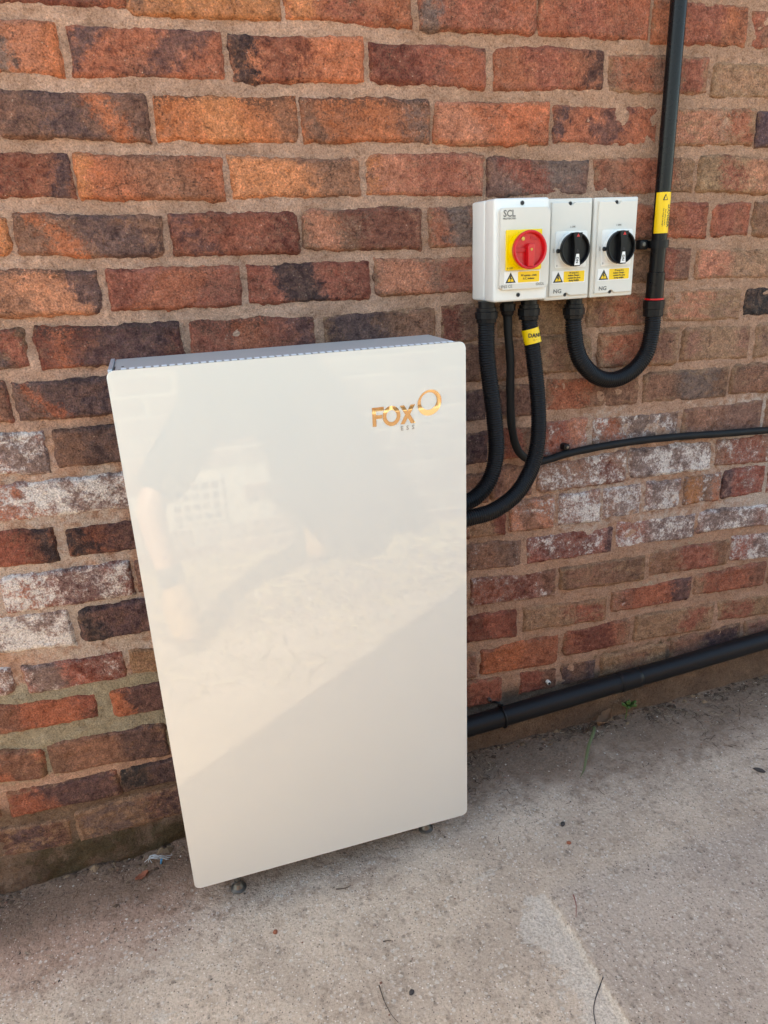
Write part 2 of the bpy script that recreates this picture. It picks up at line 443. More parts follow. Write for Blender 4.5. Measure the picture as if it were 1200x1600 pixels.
def mat_plain(name, col, rough=.5, metal=0.0, bump=0.0, scale=300, var=.06, spec=.5):
    t = NT(name); P = t.pos()
    n = t.noise(P, scale, 4, .6); n0 = t.noise(P, scale * .08, 3)
    k = t.math('ADD', 1 - var, t.math('MULTIPLY', t.math('ADD', n, n0), var))
    nd = t.n('ShaderNodeCombineXYZ')
    for i in range(3): t.set(nd.inputs[i], k)
    c = t.mix(1.0, col, nd.outputs[0], 'MULTIPLY')
    r = t.math('ADD', rough - .06, t.math('MULTIPLY', n0, .12))
    return t.fin(c, r, t.bump(n, bump, .0006) if bump else None, metal, spec)
def mat_attr(name, attr='col', rough=.9):
    t = NT(name); n = t.noise(t.pos(), 500, 3)
    c = t.mix(t.math('MULTIPLY', t.ss(n, .45, .7), .4), t.attr(attr), (.12, .09, .07))
    return t.fin(c, rough, t.bump(n, .5, .001), spec=.25)

M = {}
M['brick'] = mat_brick(); M['mortar'] = mat_mortar(); M['ground'] = mat_ground()
def mat_glass():
    t = NT('white_back_painted_glass'); t.b.inputs['Coat Weight'].default_value = 1.0; t.b.inputs['Coat Roughness'].default_value = 0.0
    t.b.inputs['Coat IOR'].default_value = 1.58
    n = t.noise(t.pos(), 3, 2)
    return t.fin(t.mix(n, hexc('d9d8d0', .96), hexc('dbdad2', .97)), .55, spec=.2)
M['glass'] = mat_glass()
M['casing'] = mat_plain('grey_powder_coat', hexc('aeaca8'), .42, 0, .1, 400, .06)
M['casing_light'] = mat_plain('pale_zinc_edge', hexc('c0c6cc'), .35, .4, 0, 200, .05)
M['dark'] = mat_plain('dark_gap', (.012, .012, .014), .7)
M['slot_white'] = mat_plain('white_enamel', (.8, .82, .85), .4)
M['gold'] = mat_plain('gold_mirror_print', hexc('efdfba'), .03, 1.0, 0, 200, .05)
M['grey_print'] = mat_plain('pale_grey_print', hexc('9c9184'), .4)
M['steel'] = mat_plain('zinc_steel', hexc('6c6964'), .4, .7, .2, 300, .2)
M['encl'] = mat_plain('grey_white_abs', hexc('e8e6e0', .95), .38, 0, .06, 1200, .03)
M['encl_warm'] = mat_plain('warm_grey_abs', hexc('d8d3c9', .95), .42, 0, .06, 1200, .03)
M['yellow'] = mat_plain('yellow_plastic', hexc('f0cc00'), .4)
M['yellow_label'] = mat_plain('yellow_vinyl', hexc('efc410'), .45)
M['white_label'] = mat_plain('white_vinyl', hexc('e6e4e0'), .45)
M['red'] = mat_plain('red_plastic', hexc('c8101c'), .32)
M['red_dark'] = mat_plain('red_plastic_recess', hexc('b80e18'), .4)
M['black'] = mat_plain('black_plastic', (.007, .007, .008), .36, 0, .05, 800, .1, .22)
M['black_matt'] = mat_plain('black_polymer', (.006, .006, .007), .42, 0, .2, 600, .15, .22)
M['pvc'] = mat_plain('black_pvc', (.006, .006, .007), .28, 0, .05, 500, .1, .22)
M['cable'] = mat_plain('black_cable_sheath', (.009, .009, .009), .6, 0, .3, 500, .2, .22)
M['drain'] = mat_plain('weathered_black_pvc', (.009, .009, .010), .42, 0, .3, 120, .5, .22)
M['ink'] = mat_plain('black_ink', (.02, .02, .02), .5)
M['ink_grey'] = mat_plain('grey_ink', hexc('6b6a66'), .5)
M['brass'] = mat_plain('brass', hexc('b09050'), .3, 1.0)
M['grit'] = mat_attr('loose_grit'); M['litter'] = mat_attr('dry_litter')
M['leaf_green'] = mat_plain('green_leaf', hexc('4f6a30'), .5, 0, .3, 300, .3)
M['blade'] = mat_plain('grass_blade', hexc('666b45'), .6, 0, .3, 300, .3)
M['leaf_brown'] = mat_plain('dead_leaf', hexc('7c6048'), .8, 0, .4, 200, .3)
M['twig'] = mat_plain('dark_twig', hexc('4a3c32'), .9, 0, .4, 300, .3)
M['twig_red'] = mat_plain('red_stalk', hexc('864f45'), .8, 0, .4, 300, .2)
M['stone_dark'] = mat_plain('dark_stone', hexc('3a3432'), .7, 0, .5, 400, .3)
M['stone_red'] = mat_plain('red_stone', hexc('94583f'), .9, 0, .5, 400, .3)
M['wire'] = mat_plain('white_plastic_shred', hexc('b8c0c4'), .5)
M['blue'] = mat_plain('blue_plastic', hexc('3a86b4'), .5)

# ================================================================== STRUCTURE
WALL_X0, WALL_X1, WALL_TOP = -1.06, 4.6, 3.2
def zwall(x):
    return np.interp(x, [-6, -.49, -.107, .3, .644, 1.15, 1.6, 5], [-.05, -.02, -.004, .006, .046, .045, .051, .07])
def ground_z(x, y):
    x = np.asarray(x, float); y = np.asarray(y, float)
    z = zwall(x) * np.clip(1 + y / .75, 0, 1)
    edge = .613 + .012 * fbm(y * 22, y * 0 + 3, 91, 3)
    step = sstep(-.40, -.50, y) * sstep(-2.0, -1.6, y)
    z = z + .0055 * step * sstep(edge - .0035, edge + .0035, x)
    z = z - .003 * step * sstep(.50, .54, x) * sstep(edge + .002, edge - .004, x)
    z = z + .004 * fbm(x * 3, y * 3, 5, 3) + .0022 * fbm(x * 22, y * 22, 8, 3) * sstep(-2.5, -1.5, y)
    near = sstep(-.16, -.01, y)
    z = z + near * (.020 * fbm(x * 14, y * 14, 12, 4) + .002)
    return z

def build_ground():
    xs = np.r_[-150, -60, -25, -12, -7, -4.5, -3, -2.2, -1.6, -1.2, np.arange(-.9, 2.0, .006), 2.1, 2.3, 2.6, 3, 3.6, 4.5, 6, 9, 15, 40, 150]
    ys = np.r_[-150, -60, -25, -12, -7, -5, -4, -3.2, -2.7, np.arange(-2.3, -1.0, .04), np.arange(-1.0, .05, .006), .2, .6, 1.5, 4, 12, 40, 150]
    X, Y = np.meshgrid(xs, ys, indexing='ij'); x, y = X.ravel(), Y.ravel()
    z = ground_z(x, y)
    me = grid_mesh('ground', np.stack([x, y, z], 1), len(xs), len(ys))
    edge = .613 + .012 * fbm(y * 22, y * 0 + 3, 91, 3)
    pale = sstep(.505, .575, x + .07 * fbm(x * 16, y * 16, 33, 4)) * sstep(edge + .004, edge - .002, x) * sstep(-.36, -.5, y + .08 * fbm(x * 15, y * 15, 35, 3)) * sstep(-1.5, -1.1, y)
    pale = np.maximum(pale, .62 * np.exp(-(((x + .17) / .07) ** 2 + ((y + .44) / .05) ** 2)))
    pale = np.maximum(pale, .5 * np.exp(-(((x - .51) / .06) ** 2 + ((y + .365) / .05) ** 2)))
    pale = np.maximum(pale, .45 * np.exp(-(((x - .12) / .08) ** 2 + ((y + .62) / .06) ** 2)))
    w = .11 + .09 * sstep(.4, .9, x) * sstep(1.9, 1.2, x) + .04 * sstep(.1, -.3, x)
    dirt_shade = sstep(-1.9, -.25, y / w) * .95 + .35 * fbm(x * 9, y * 9, 51, 3)
    dirt_shade = dirt_shade + .30 * np.exp(-((x - .22) / .34) ** 4 - ((y + .20) / .13) ** 4)  # dirt patch with the cabinet's shadow painted into it
    dirt_shade = dirt_shade * sstep(-.62, -.30, y)
    dirt_shade = dirt_shade + .75 * sstep(-1.30, -1.50, y) * sstep(-2.6, -2.3, y)
    red = sstep(.15, -.25, x) * sstep(-.42, -.12, y) + .3 * np.exp(-((x - .25) / .25) ** 2 - ((y + .22) / .1) ** 2)
    slab = sstep(-.01, .01, x - edge) * sstep(-.40, -.46, y)
    for n, d in (('pale', pale), ('dirt_shade', np.clip(dirt_shade, 0, 1)), ('red', red), ('slab', slab)):
        vattr(me, n, d, 'FLOAT')
    o = link('ground', me, None, M['ground'])
    tag(o, 'worn grey concrete ground with a pale cement strip and soil by the wall', kind='structure')
    return o
build_ground()

# ---- the brick wall: traced bricks are parts, the rest of the field is one part
PAL = dict(O='b86c4a', P='bb7b60', R='965746', r='723f34', B='7a5949', D='5a4645', K='383233', T='a07c62', Y='a87048',
           Q='a56148', M='8f6652', G='73625a', L='c68056')
BRICKS = """
0 -0.198 0.035 1.709 1.713 1.659 1.656 r Q,0.9,0.12,0.2 - 0 0.15 0
0 0.038 0.285 1.713 1.718 1.647 1.649 Y M,0.06,0.06,0 - 0 0.2 0.1
0 0.294 0.523 1.718 1.723 1.652 1.649 Q L,0.12,0.08,0 R,0.45,0.15,0.2 0 0.1 0
0 0.537 0.771 1.722 1.723 1.647 1.644 R G,0.08,0.1,0 Q,0.9,0.1,0 0 0.15 0.1
0 0.778 1.022 1.722 1.723 1.647 1.643 Q R,0.4,0.15,0.1 - 0 0.2 0
0 1.028 1.258 1.718 1.709 1.640 1.640 Q R,0.5,0.2,0 B,0.6,0.08,0.2 0 0.25 0
0 1.270 1.508 1.708 1.712 1.639 1.638 Q M,0.3,0.15,0.1 - 0 0.3 0
1 -0.216 -0.076 1.636 1.636 1.563 1.560 O G,0.36,0.1,0.1 P,0.6,0.2,0 0 0.1 0.15
1 -0.062 0.182 1.633 1.632 1.560 1.559 Q D,0.03,0.08,-0.35 D,0.62,0.09,-0.38 0 0.05 0
1 0.192 0.429 1.627 1.631 1.558 1.560 O K,0.08,0.12,0 r,0.36,0.2,0.05 0 0.1 0
1 0.441 0.669 1.621 1.621 1.564 1.552 R r,0.2,0.2,0.1 Q,0.8,0.15,0 0 0.15 0
1 0.686 0.923 1.625 1.626 1.550 1.556 Q R,0.5,0.15,0.1 K,0.95,0.1,0.05 0 0.1 0
1 0.933 1.173 1.618 1.619 1.550 1.552 M R,0.85,0.12,0 Q,0.3,0.2,0 0 0.5 0
1 1.182 1.431 1.612 1.613 1.546 1.543 P T,0.3,0.3,0 - 0 0.75 0
2 -0.186 0.045 1.539 1.537 1.473 1.463 B O,0.72,0.06,0.2 D,0.4,0.165,0.18 0 0.1 0.1
2 0.056 0.302 1.537 1.538 1.465 1.464 O L,0.45,0.12,0.1 B,0.9,0.08,0.2 0 0.05 0.65
2 0.310 0.553 1.535 1.537 1.464 1.464 O B,0.08,0.06,0.2 G,0.9,0.13,0.05 0 0.1 0.6
2 0.563 0.806 1.533 1.533 1.464 1.458 O P,0.2,0.2,0.2 - 0 0.3 0
2 0.816 1.060 1.530 1.528 1.460 1.457 Q D,0.04,0.07,-0.2 D,0.55,0.09,-0.2 0 0.15 0.1
2 1.072 1.308 1.527 1.527 1.457 1.455 T Q,0.85,0.1,0 P,0.3,0.3,0 0 0.65 0
2 1.316 1.554 1.520 1.517 1.454 1.449 D B,0.6,0.2,0 - 0 0.2 0
3 -0.301 -0.088 1.453 1.449 1.386 1.379 R D,0.92,0.09,-0.1 r,0.45,0.14,0.1 0 0.05 0
3 -0.083 0.160 1.448 1.439 1.377 1.372 O L,0.03,0.04,0 M,0.6,0.25,0.2 0 0.05 0.1
3 0.172 0.411 1.443 1.434 1.374 1.371 L M,0.82,0.2,0.1 - 0 0.1 0.2
3 0.423 0.665 1.445 1.440 1.373 1.370 P L,0.04,0.05,0 R,0.65,0.25,0.1 0 0.25 0
3 0.676 0.902 1.435 1.430 1.370 1.367 B R,0.4,0.15,0.27 G,0.6,0.2,-0.4 0 0.2 0.3
3 0.914 1.162 1.433 1.435 1.367 1.364 Q T,0.92,0.15,0 M,0.2,0.1,0 0 0.45 0
3 1.173 1.411 1.437 1.431 1.365 1.357 T R,0.35,0.1,0.1 P,0.7,0.2,0 0 0.6 0.1
4 -0.404 -0.206 1.363 1.352 1.299 1.290 O L,0.95,0.1,0 - 0 0.05 0
4 -0.194 0.043 1.359 1.347 1.292 1.279 M O,0.26,0.1,0.3 D,0.62,0.225,0.21 0 0.05 0.1
4 0.057 0.285 1.352 1.348 1.282 1.278 R r,0.9,0.12,0 D,0.15,0.045,0.24 0 0.05 0.1
4 0.298 0.532 1.351 1.348 1.281 1.274 M P,0.15,0.1125,0.18 r,0.7,0.3,0.2 0 0.25 0.1
4 0.549 0.779 1.348 1.345 1.276 1.271 M G,0.3,0.1,0.1 Q,0.1,0.1,0.2 0 0.35 0
4 0.790 0.907 1.346 1.346 1.273 1.271 M - - 0 0.4 0
4 0.919 1.069 1.346 1.343 1.275 1.273 Q M,0.3,0.2,0 - 0 0.35 0
4 1.082 1.208 1.344 1.343 1.275 1.269 Q R,0.7,0.2,0 - 0 0.2 0
4 1.221 1.325 1.342 1.341 1.272 1.270 Q R,0.4,0.2,0 M,0.5,0.15,0.24 0 0.3 0
4 1.334 1.572 1.342 1.337 1.271 1.264 M Q,0.5,0.2,0 - 0 0.35 0
5 -0.319 -0.079 1.277 1.261 1.199 1.189 P D,0.97,0.13,0.2 M,0.1,0.3,0.2 0 0.05 0.6
5 -0.064 0.169 1.264 1.258 1.193 1.188 R Q,0.5,0.2,-0.3 r,0.08,0.06,0 0 0.1 0.05
5 0.183 0.422 1.259 1.256 1.189 1.186 R K,0.42,0.17,0.15 r,0.93,0.08,0 0 0.1 0.1
5 0.434 0.658 1.259 1.253 1.190 1.185 M P,0.25,0.2,0.1 R,0.8,0.2,0 0 0.35 0
5 0.672 0.905 1.253 1.249 1.185 1.183 M - - 0 0.4 0
5 0.916 1.075 1.250 1.249 1.183 1.182 M Q,0.4,0.2,0 - 0 0.5 0
5 1.088 1.173 1.252 1.251 1.184 1.182 M R,0.3,0.2,0 - 0 0.45 0
5 1.187 1.425 1.251 1.238 1.183 1.174 P T,0.7,0.3,0 - 0 0.6 0
6 -0.356 -0.214 1.174 1.171 1.103 1.104 B R,0.85,0.1,0.2 D,0.4,0.3,0.3 0 0.15 0.3
6 -0.198 0.051 1.174 1.166 1.099 1.094 r Q,0.17,0.05,0 D,0.6,0.3,-0.3 0 0.1 0.6
6 0.066 0.305 1.169 1.160 1.096 1.091 R Q,0.45,0.12,0 D,0.92,0.1,0 0 0.2 0.5
6 0.323 0.557 1.159 1.159 1.092 1.091 B D,0.35,0.2,0.1 M,0.8,0.2,0 0 0.35 0.2
6 0.571 0.687 1.163 1.164 1.087 1.088 B r,0.2,0.2,0 - 0 0.55 0
6 0.699 0.900 1.165 1.163 1.089 1.086 T - - 0 0.8 0
6 0.912 1.098 1.164 1.163 1.092 1.090 M Q,0.5,0.2,0 - 0 0.75 0
6 1.111 1.329 1.163 1.160 1.095 1.087 T P,0.3,0.3,0 - 0 0.8 0
6 1.339 1.577 1.156 1.153 1.092 1.085 K - - 0 0.05 0
7 -0.471 -0.259 1.097 1.084 1.021 1.011 R B,0.9,0.1,0 - 0 0.15 0.3
7 -0.250 -0.016 1.082 1.075 1.013 1.003 D Q,0.2,0.04,0.3 B,0.12,0.1,0.1 0 0.15 0.2
7 0.506 0.661 1.082 1.079 1.007 1.000 B - - 0 0.4 0
7 0.673 0.784 1.079 1.080 1.001 1.000 M - - 0 0.6 0
7 0.796 0.932 1.082 1.080 1.002 1.001 T M,0.5,0.3,0 - 0 0.8 0
7 0.947 1.163 1.082 1.078 1.003 0.996 M Q,0.3,0.3,0 R,0.25,0.1,0.2 0 0.65 0
7 1.177 1.369 1.077 1.071 0.998 0.991 M T,0.5,0.3,0 - 0 0.65 0
7 1.384 1.644 1.073 1.066 0.993 0.984 T M,0.4,0.2,0 - 0 0.7 0
8 -0.426 -0.214 1.002 0.991 0.923 0.911 R G,0.8,0.2,0.3 r,0.4,0.1,0.2 0.75 0.1 0.3
8 -0.202 0.046 0.991 0.988 0.917 0.911 D B,0.1,0.1,0 - 0.05 0.1 0.1
8 0.496 0.677 0.983 0.984 0.915 0.913 B D,0.8,0.2,0 - 0.1 0.35 0
8 0.692 0.807 0.984 0.984 0.914 0.912 B - - 0.05 0.5 0
8 0.820 1.064 0.991 0.984 0.916 0.908 M Q,0.25,0.2,0 B,0.7,0.2,0 0 0.5 0.05
8 1.074 1.317 0.979 0.974 0.910 0.902 B M,0.2,0.15,0 G,0.6,0.2,0 0 0.5 0.2
8 1.326 1.564 0.978 0.972 0.908 0.898 B M,0.3,0.2,0 - 0 0.5 0.2
9 -0.356 -0.034 0.901 0.890 0.828 0.819 R O,0.14,0.12,0.3 G,0.65,0.2,0.2 0.85 0.1 0
9 0.493 0.678 0.890 0.888 0.825 0.817 r D,0.7,0.3,0 - 0.1 0.2 0
9 0.690 0.811 0.890 0.888 0.819 0.813 B R,0.4,0.2,0 - 0.2 0.3 0
9 0.821 0.933 0.893 0.893 0.812 0.810 Q P,0.85,0.25,0.2 - 0.5 0.2 0
9 0.943 1.185 0.890 0.884 0.813 0.808 M Q,0.22,0.1,0.3 G,0.7,0.2,0.2 0.6 0.25 0.1
9 1.197 1.435 0.883 0.884 0.804 0.805 B M,0.3,0.2,0 - 0.25 0.4 0.05
9 1.447 1.685 0.885 0.876 0.811 0.799 M - - 0.3 0.4 0
10 -0.468 -0.234 0.821 0.801 0.744 0.732 r K,0.93,0.08,0.1 R,0.6,0.15,0 0 0.05 0
10 -0.214 0.022 0.796 0.802 0.739 0.727 r K,0.06,0.08,0.1 D,0.6,0.3,0 0.05 0.1 0
10 0.581 0.679 0.796 0.793 0.728 0.723 B - - 0.4 0.3 0
10 0.690 0.791 0.799 0.797 0.726 0.722 B M,0.5,0.2,0 - 0.35 0.35 0
10 0.802 1.046 0.792 0.801 0.725 0.722 M r,0.75,0.1125,0.27 - 0.62 0.2 0
10 1.055 1.293 0.801 0.795 0.727 0.721 B G,0.4,0.3,0 - 0.85 0.2 0
10 1.304 1.542 0.796 0.784 0.728 0.713 M R,0.4,0.22,0.1 - 0.5 0.3 0
11 -0.347 -0.109 0.718 0.713 0.640 0.637 R O,0.14,0.1,0.2 D,0.62,0.17,0.1 0.72 0.1 0.15
11 -0.099 0.049 0.712 0.708 0.638 0.638 B - - 0.3 0.2 0
11 0.615 0.727 0.701 0.692 0.640 0.631 r T,0.4,0.3,0.27 - 0.12 0.3 0
11 0.737 0.853 0.714 0.712 0.638 0.630 P M,0.4,0.15,0.24 - 0.6 0.3 0.15
11 0.864 0.978 0.712 0.710 0.635 0.627 M - - 0.8 0.2 0
11 0.987 1.098 0.712 0.710 0.628 0.631 M G,0.6,0.2,0 - 0.88 0.15 0
11 1.108 1.212 0.709 0.706 0.633 0.628 M G,0.5,0.3,0 - 0.85 0.15 0
11 1.221 1.335 0.708 0.707 0.633 0.630 B Y,0.3,0.2,0 P,0.85,0.1,0 0.5 0.2 0.2
11 1.343 1.474 0.709 0.706 0.633 0.632 R D,0.1,0.1,0 - 0.45 0.2 0
11 1.484 1.722 0.708 0.696 0.632 0.623 R - - 0.5 0.2 0
12 -0.498 -0.237 0.649 0.628 0.572 0.546 R G,0.6,0.4,0.2 - 0.88 0.1 0
12 -0.220 -0.001 0.624 0.627 0.550 0.547 D K,0.08,0.1,0.1 - 0.03 0.08 0
12 0.624 0.771 0.622 0.616 0.552 0.544 B M,0.3,0.2,0 - 0.4 0.35 0
12 0.783 1.023 0.614 0.607 0.547 0.536 R D,0.97,0.06,0 r,0.5,0.3,0 0.55 0.15 0
12 1.032 1.269 0.619 0.605 0.545 0.538 R G,0.7,0.3,0 Q,0.15,0.15,0.3 0.72 0.1 0
12 1.278 1.517 0.607 0.595 0.549 0.533 M G,0.4,0.3,0 - 0.78 0.1 0
12 1.528 1.766 0.595 0.583 0.533 0.514 M - - 0.7 0.2 0
13 -0.479 -0.365 0.532 0.520 0.470 0.460 R B,0.9,0.1,0 - 0.75 0.15 0
13 -0.344 -0.153 0.518 0.511 0.455 0.452 R G,0.2,0.15,0.1 r,0.8,0.2,0.3 0.55 0.2 0.1
13 -0.142 0.024 0.512 0.503 0.453 0.446 T - - 0 0.9 0
13 0.482 0.627 0.539 0.531 0.469 0.460 B - - 0.2 0.3 0
13 0.637 0.867 0.531 0.520 0.461 0.446 R r,0.6,0.1,0.1 B,0.9,0.1,0 0.5 0.4 0
13 0.877 1.126 0.520 0.515 0.460 0.441 B M,0.4,0.3,0 - 0.08 0.6 0.1
13 1.137 1.385 0.520 0.513 0.450 0.442 M R,0.6,0.2,0.1 - 0.3 0.45 0.1
13 1.397 1.654 0.520 0.507 0.446 0.426 R G,0.6,0.3,0 - 0.75 0.2 0
14 -0.476 -0.221 0.449 0.428 0.375 0.370 R Q,0.65,0.2,0.1 B,0.2,0.25,0 0 0.25 0
14 -0.193 -0.027 0.425 0.425 0.356 0.353 Q D,0.55,0.35,0.1 - 0.05 0.15 0
14 0.478 0.613 0.430 0.421 0.366 0.352 r - - 0.1 0.4 0
14 0.624 0.762 0.436 0.428 0.366 0.352 r R,0.6,0.2,0.2 - 0.08 0.3 0
14 0.779 1.019 0.430 0.413 0.363 0.348 M R,0.75,0.2,0.2 T,0.3,0.3,0 0.1 0.7 0
14 1.031 1.280 0.422 0.424 0.366 0.353 Q D,0.88,0.13,0 T,0.06,0.1,0 0.15 0.25 0
14 1.289 1.524 0.426 0.425 0.367 0.351 R T,0.04,0.08,0 B,0.9,0.1,0 0.1 0.25 0
14 1.535 1.773 0.427 0.413 0.351 0.332 M - - 0.2 0.5 0
15 -0.576 -0.345 0.364 0.320 0.284 0.247 Q B,0.8,0.2,0.3 - 0 0.4 0
15 -0.334 -0.094 0.326 0.324 0.253 0.235 B M,0.35,0.2,0 D,0.8,0.2,0.2 0 0.25 0
15 0.558 0.653 0.330 0.327 0.269 0.261 M - - 0 0.5 0
15 0.663 0.881 0.332 0.336 0.262 0.249 Q O,0.3,0.2,-0.2 - 0 0.2 0
15 0.896 1.095 0.337 0.336 0.265 0.263 R r,0.45,0.25,0.1 T,0.95,0.12,0 0.05 0.35 0
15 1.109 1.364 0.339 0.329 0.264 0.249 T R,0.7,0.14,-0.3 - 0.1 0.7 0
15 1.376 1.614 0.329 0.312 0.267 0.248 T R,0.3,0.2,0 - 0.05 0.7 0
16 -0.430 -0.210 0.232 0.224 0.171 0.161 R D,0.7,0.35,0.2 - 0 0.35 0
16 -0.205 -0.053 0.222 0.227 0.166 0.161 K D,0.6,0.2,0 - 0.02 0.2 0
16 0.623 0.721 0.253 0.241 0.178 0.174 R - - 0 0.4 0
16 0.773 0.881 0.244 0.238 0.178 0.175 R B,0.8,0.2,0 - 0 0.4 0
16 0.891 0.997 0.239 0.234 0.177 0.171 D B,0.5,0.2,0 - 0 0.5 0
16 1.012 1.218 0.239 0.236 0.176 0.176 T M,0.5,0.2,0 - 0 0.75 0
16 1.234 1.466 0.241 0.248 0.181 0.182 D M,0.2,0.2,0 - 0.02 0.5 0
16 1.479 1.717 0.250 0.230 0.184 0.166 M - - 0.02 0.6 0
17 -0.504 -0.325 0.154 0.130 0.075 0.062 B D,0.55,0.2,0.2 - 0 0.7 0
17 -0.313 -0.063 0.147 0.152 0.063 0.071 B D,0.85,0.15,0 G,0.3,0.3,0 0 0.7 0
"""
wall = tag(empty('brick_wall', (0.5, 0, 0)), 'old red and brown brick wall with thick tan mortar and white salt stains', 'wall')
def w_parent(o):
    o.parent = wall; o.matrix_parent_inverse = Matrix.Translation((-.5, 0, 0)); return o

def edge_steps(L, n):
    e = np.array([0, .0018, .0045, .008, .0125])
    mid = np.linspace(.0125, L - .0125, n + 2)[1:-1]
    return np.r_[e, mid, (L - e)[::-1]]
def brick_mesh(x0, x1, zt0, zt1, zb0, zb1, seed):
    r = np.random.RandomState(seed)
    L = x1 - x0; H = ((zt0 - zb0) + (zt1 - zb1)) / 2
    g = .0030                                             # the mortar laps the arris: the body runs a little past the visible face
    x0, x1, zt0, zt1, zb0, zb1 = x0 - g, x1 + g, zt0 + g, zt1 + g, zb0 - g, zb1 - g; L += 2 * g; H += 2 * g
    sx = edge_steps(L, max(6, int(L / .0048))); sz = edge_steps(H, 11)
    S, Z = np.meshgrid(sx, sz, indexing='ij'); nu, nv = S.shape
    a, b = S / L, Z / H
    px = x0 + S; pz = (zb0 * (1 - a) + zb1 * a) * (1 - b) + (zt0 * (1 - a) + zt1 * a) * b
    # rounded and broken corners
    cx, cz = S - L / 2, Z - H / 2
    ox = np.zeros_like(S); oz = np.zeros_like(S)
    for sgx in (-1, 1):
        for sgz in (-1, 1):
            rad = r.choice([.003, .006, .011, .02], p=[.4, .35, .15, .1]); rad = min(rad, H * .4)
            dx = np.maximum(0, cx * sgx - (L / 2 - rad)); dz = np.maximum(0, cz * sgz - (H / 2 - rad))
            m = np.maximum(dx, dz); h = np.hypot(dx, dz); k = np.where(h > 1e-9, m / np.maximum(h, 1e-9), 1)
            both = (dx > 0) & (dz > 0)
            ox += np.where(both, sgx * (dx * k - dx), 0); oz += np.where(both, sgz * (dz * k - dz), 0)
    px = px + ox; pz = pz + oz
    d = np.minimum(np.minimum(S, L - S), np.minimum(Z, H - Z))
    fall = np.exp(-d / .008)
    nx_ = fbm(px * 85, pz * 85, seed % 997, 3, .65); nz_ = fbm(px * 85 + 31, pz * 85 + 7, seed % 997 + 5, 3, .65)
    lx = fbm(px * 13, pz * 13, seed % 991, 2); lz = fbm(px * 13 + 9, pz * 13 - 4, seed % 991 + 3, 2)
    px = px + fall * (nx_ * .0085 + lx * .006); pz = pz + fall * (nz_ * .0085 + lz * .009)
    proud = .0026 + r.uniform(-.0022, .0026)
    tilt = r.uniform(-.002, .002) * (a - .5) + r.uniform(-.002, .002) * (b - .5)
    y = -proud + tilt + .0105 * np.clip(1 - d / .0075, 0, 1) ** 1.5
    y = y + .0035 * fbm(px * 28, pz * 28, seed % 983, 3) + .0035 * fbm(px * 90, pz * 90, seed % 977, 2) * .6
    # spalled hollows
    for _ in range(r.randint(0, 3)):
        qx, qz, qr = x0 + r.uniform(0, L), pz.min() + r.uniform(0, H), r.uniform(.008, .022)
        dd = np.hypot((px - qx), (pz - qz)) / qr + .5 * fbm(px * 60, pz * 60, seed % 701, 2)
        y = y + .0028 * sstep(1, .6, dd)
    V = np.stack([px.ravel(), y.ravel(), pz.ravel()], 1)
    idx = np.arange(nu * nv).reshape(nu, nv)
    F = [(idx[i, j], idx[i + 1, j], idx[i + 1, j + 1], idx[i, j + 1]) for i in range(nu - 1) for j in range(nv - 1)]
    rim = np.r_[idx[:, 0], idx[-1, 1:], idx[::-1, -1][1:], idx[0, ::-1][1:-1]]
    B = V[rim].copy(); B[:, 1] = .045
    n0 = len(V); n = len(rim); V = np.vstack([V, B])
    for k in range(n):
        m = (k + 1) % n; F.append((int(rim[m]), int(rim[k]), n0 + k, n0 + m))
    F = [tuple(int(q) for q in f) for f in F]
    uv = np.zeros((len(V), 3)); uv[:n0, 0] = a.ravel(); uv[:n0, 1] = b.ravel(); uv[n0:] = uv[rim]
    return V, F, uv
def look_attrs(me, n, uv, look, seed):
    c0, A, B, w, s, k = look
    q = np.random.RandomState(int(seed * 100)); jit = .96 * q.uniform(.86, 1.14) * np.array((1, q.uniform(.94, 1.06), q.uniform(.92, 1.08)))
    vattr(me, 'buv', uv); vattr(me, 'c0', np.array(hexc(PAL[c0])) * jit)
    for nm, q in (('A', A), ('B', B)):
        if q is None: q = (c0, .5, -1.0, 0)
        vattr(me, 'c' + nm, hexc(PAL[q[0]], .95)); vattr(me, 'p' + nm, (q[1], q[2], q[3]))
    s = min(.95, s + .06); vattr(me, 'm0', (w, s, k)); vattr(me, 'seed', np.float32(seed), 'FLOAT')

rows = []
for ln in BRICKS.strip().splitlines():
    f = ln.split()
    P = lambda q: None if q == '-' else (q.split(',')[0],) + tuple(float(v) for v in q.split(',')[1:])
    rows.append((int(f[0]),) + tuple(float(v) for v in f[1:7]) + ((f[7], P(f[8]), P(f[9]), float(f[10]), float(f[11]), float(f[12])),))
for i, rw in enumerate(rows):
    V, F, uv = brick_mesh(*rw[1:7], seed=100 + i * 37)
    me = mesh('brick', V, F); look_attrs(me, len(V), uv, rw[7], (i * 1.37) % 40)
    w_parent(link('brick', me, None, M['brick']))

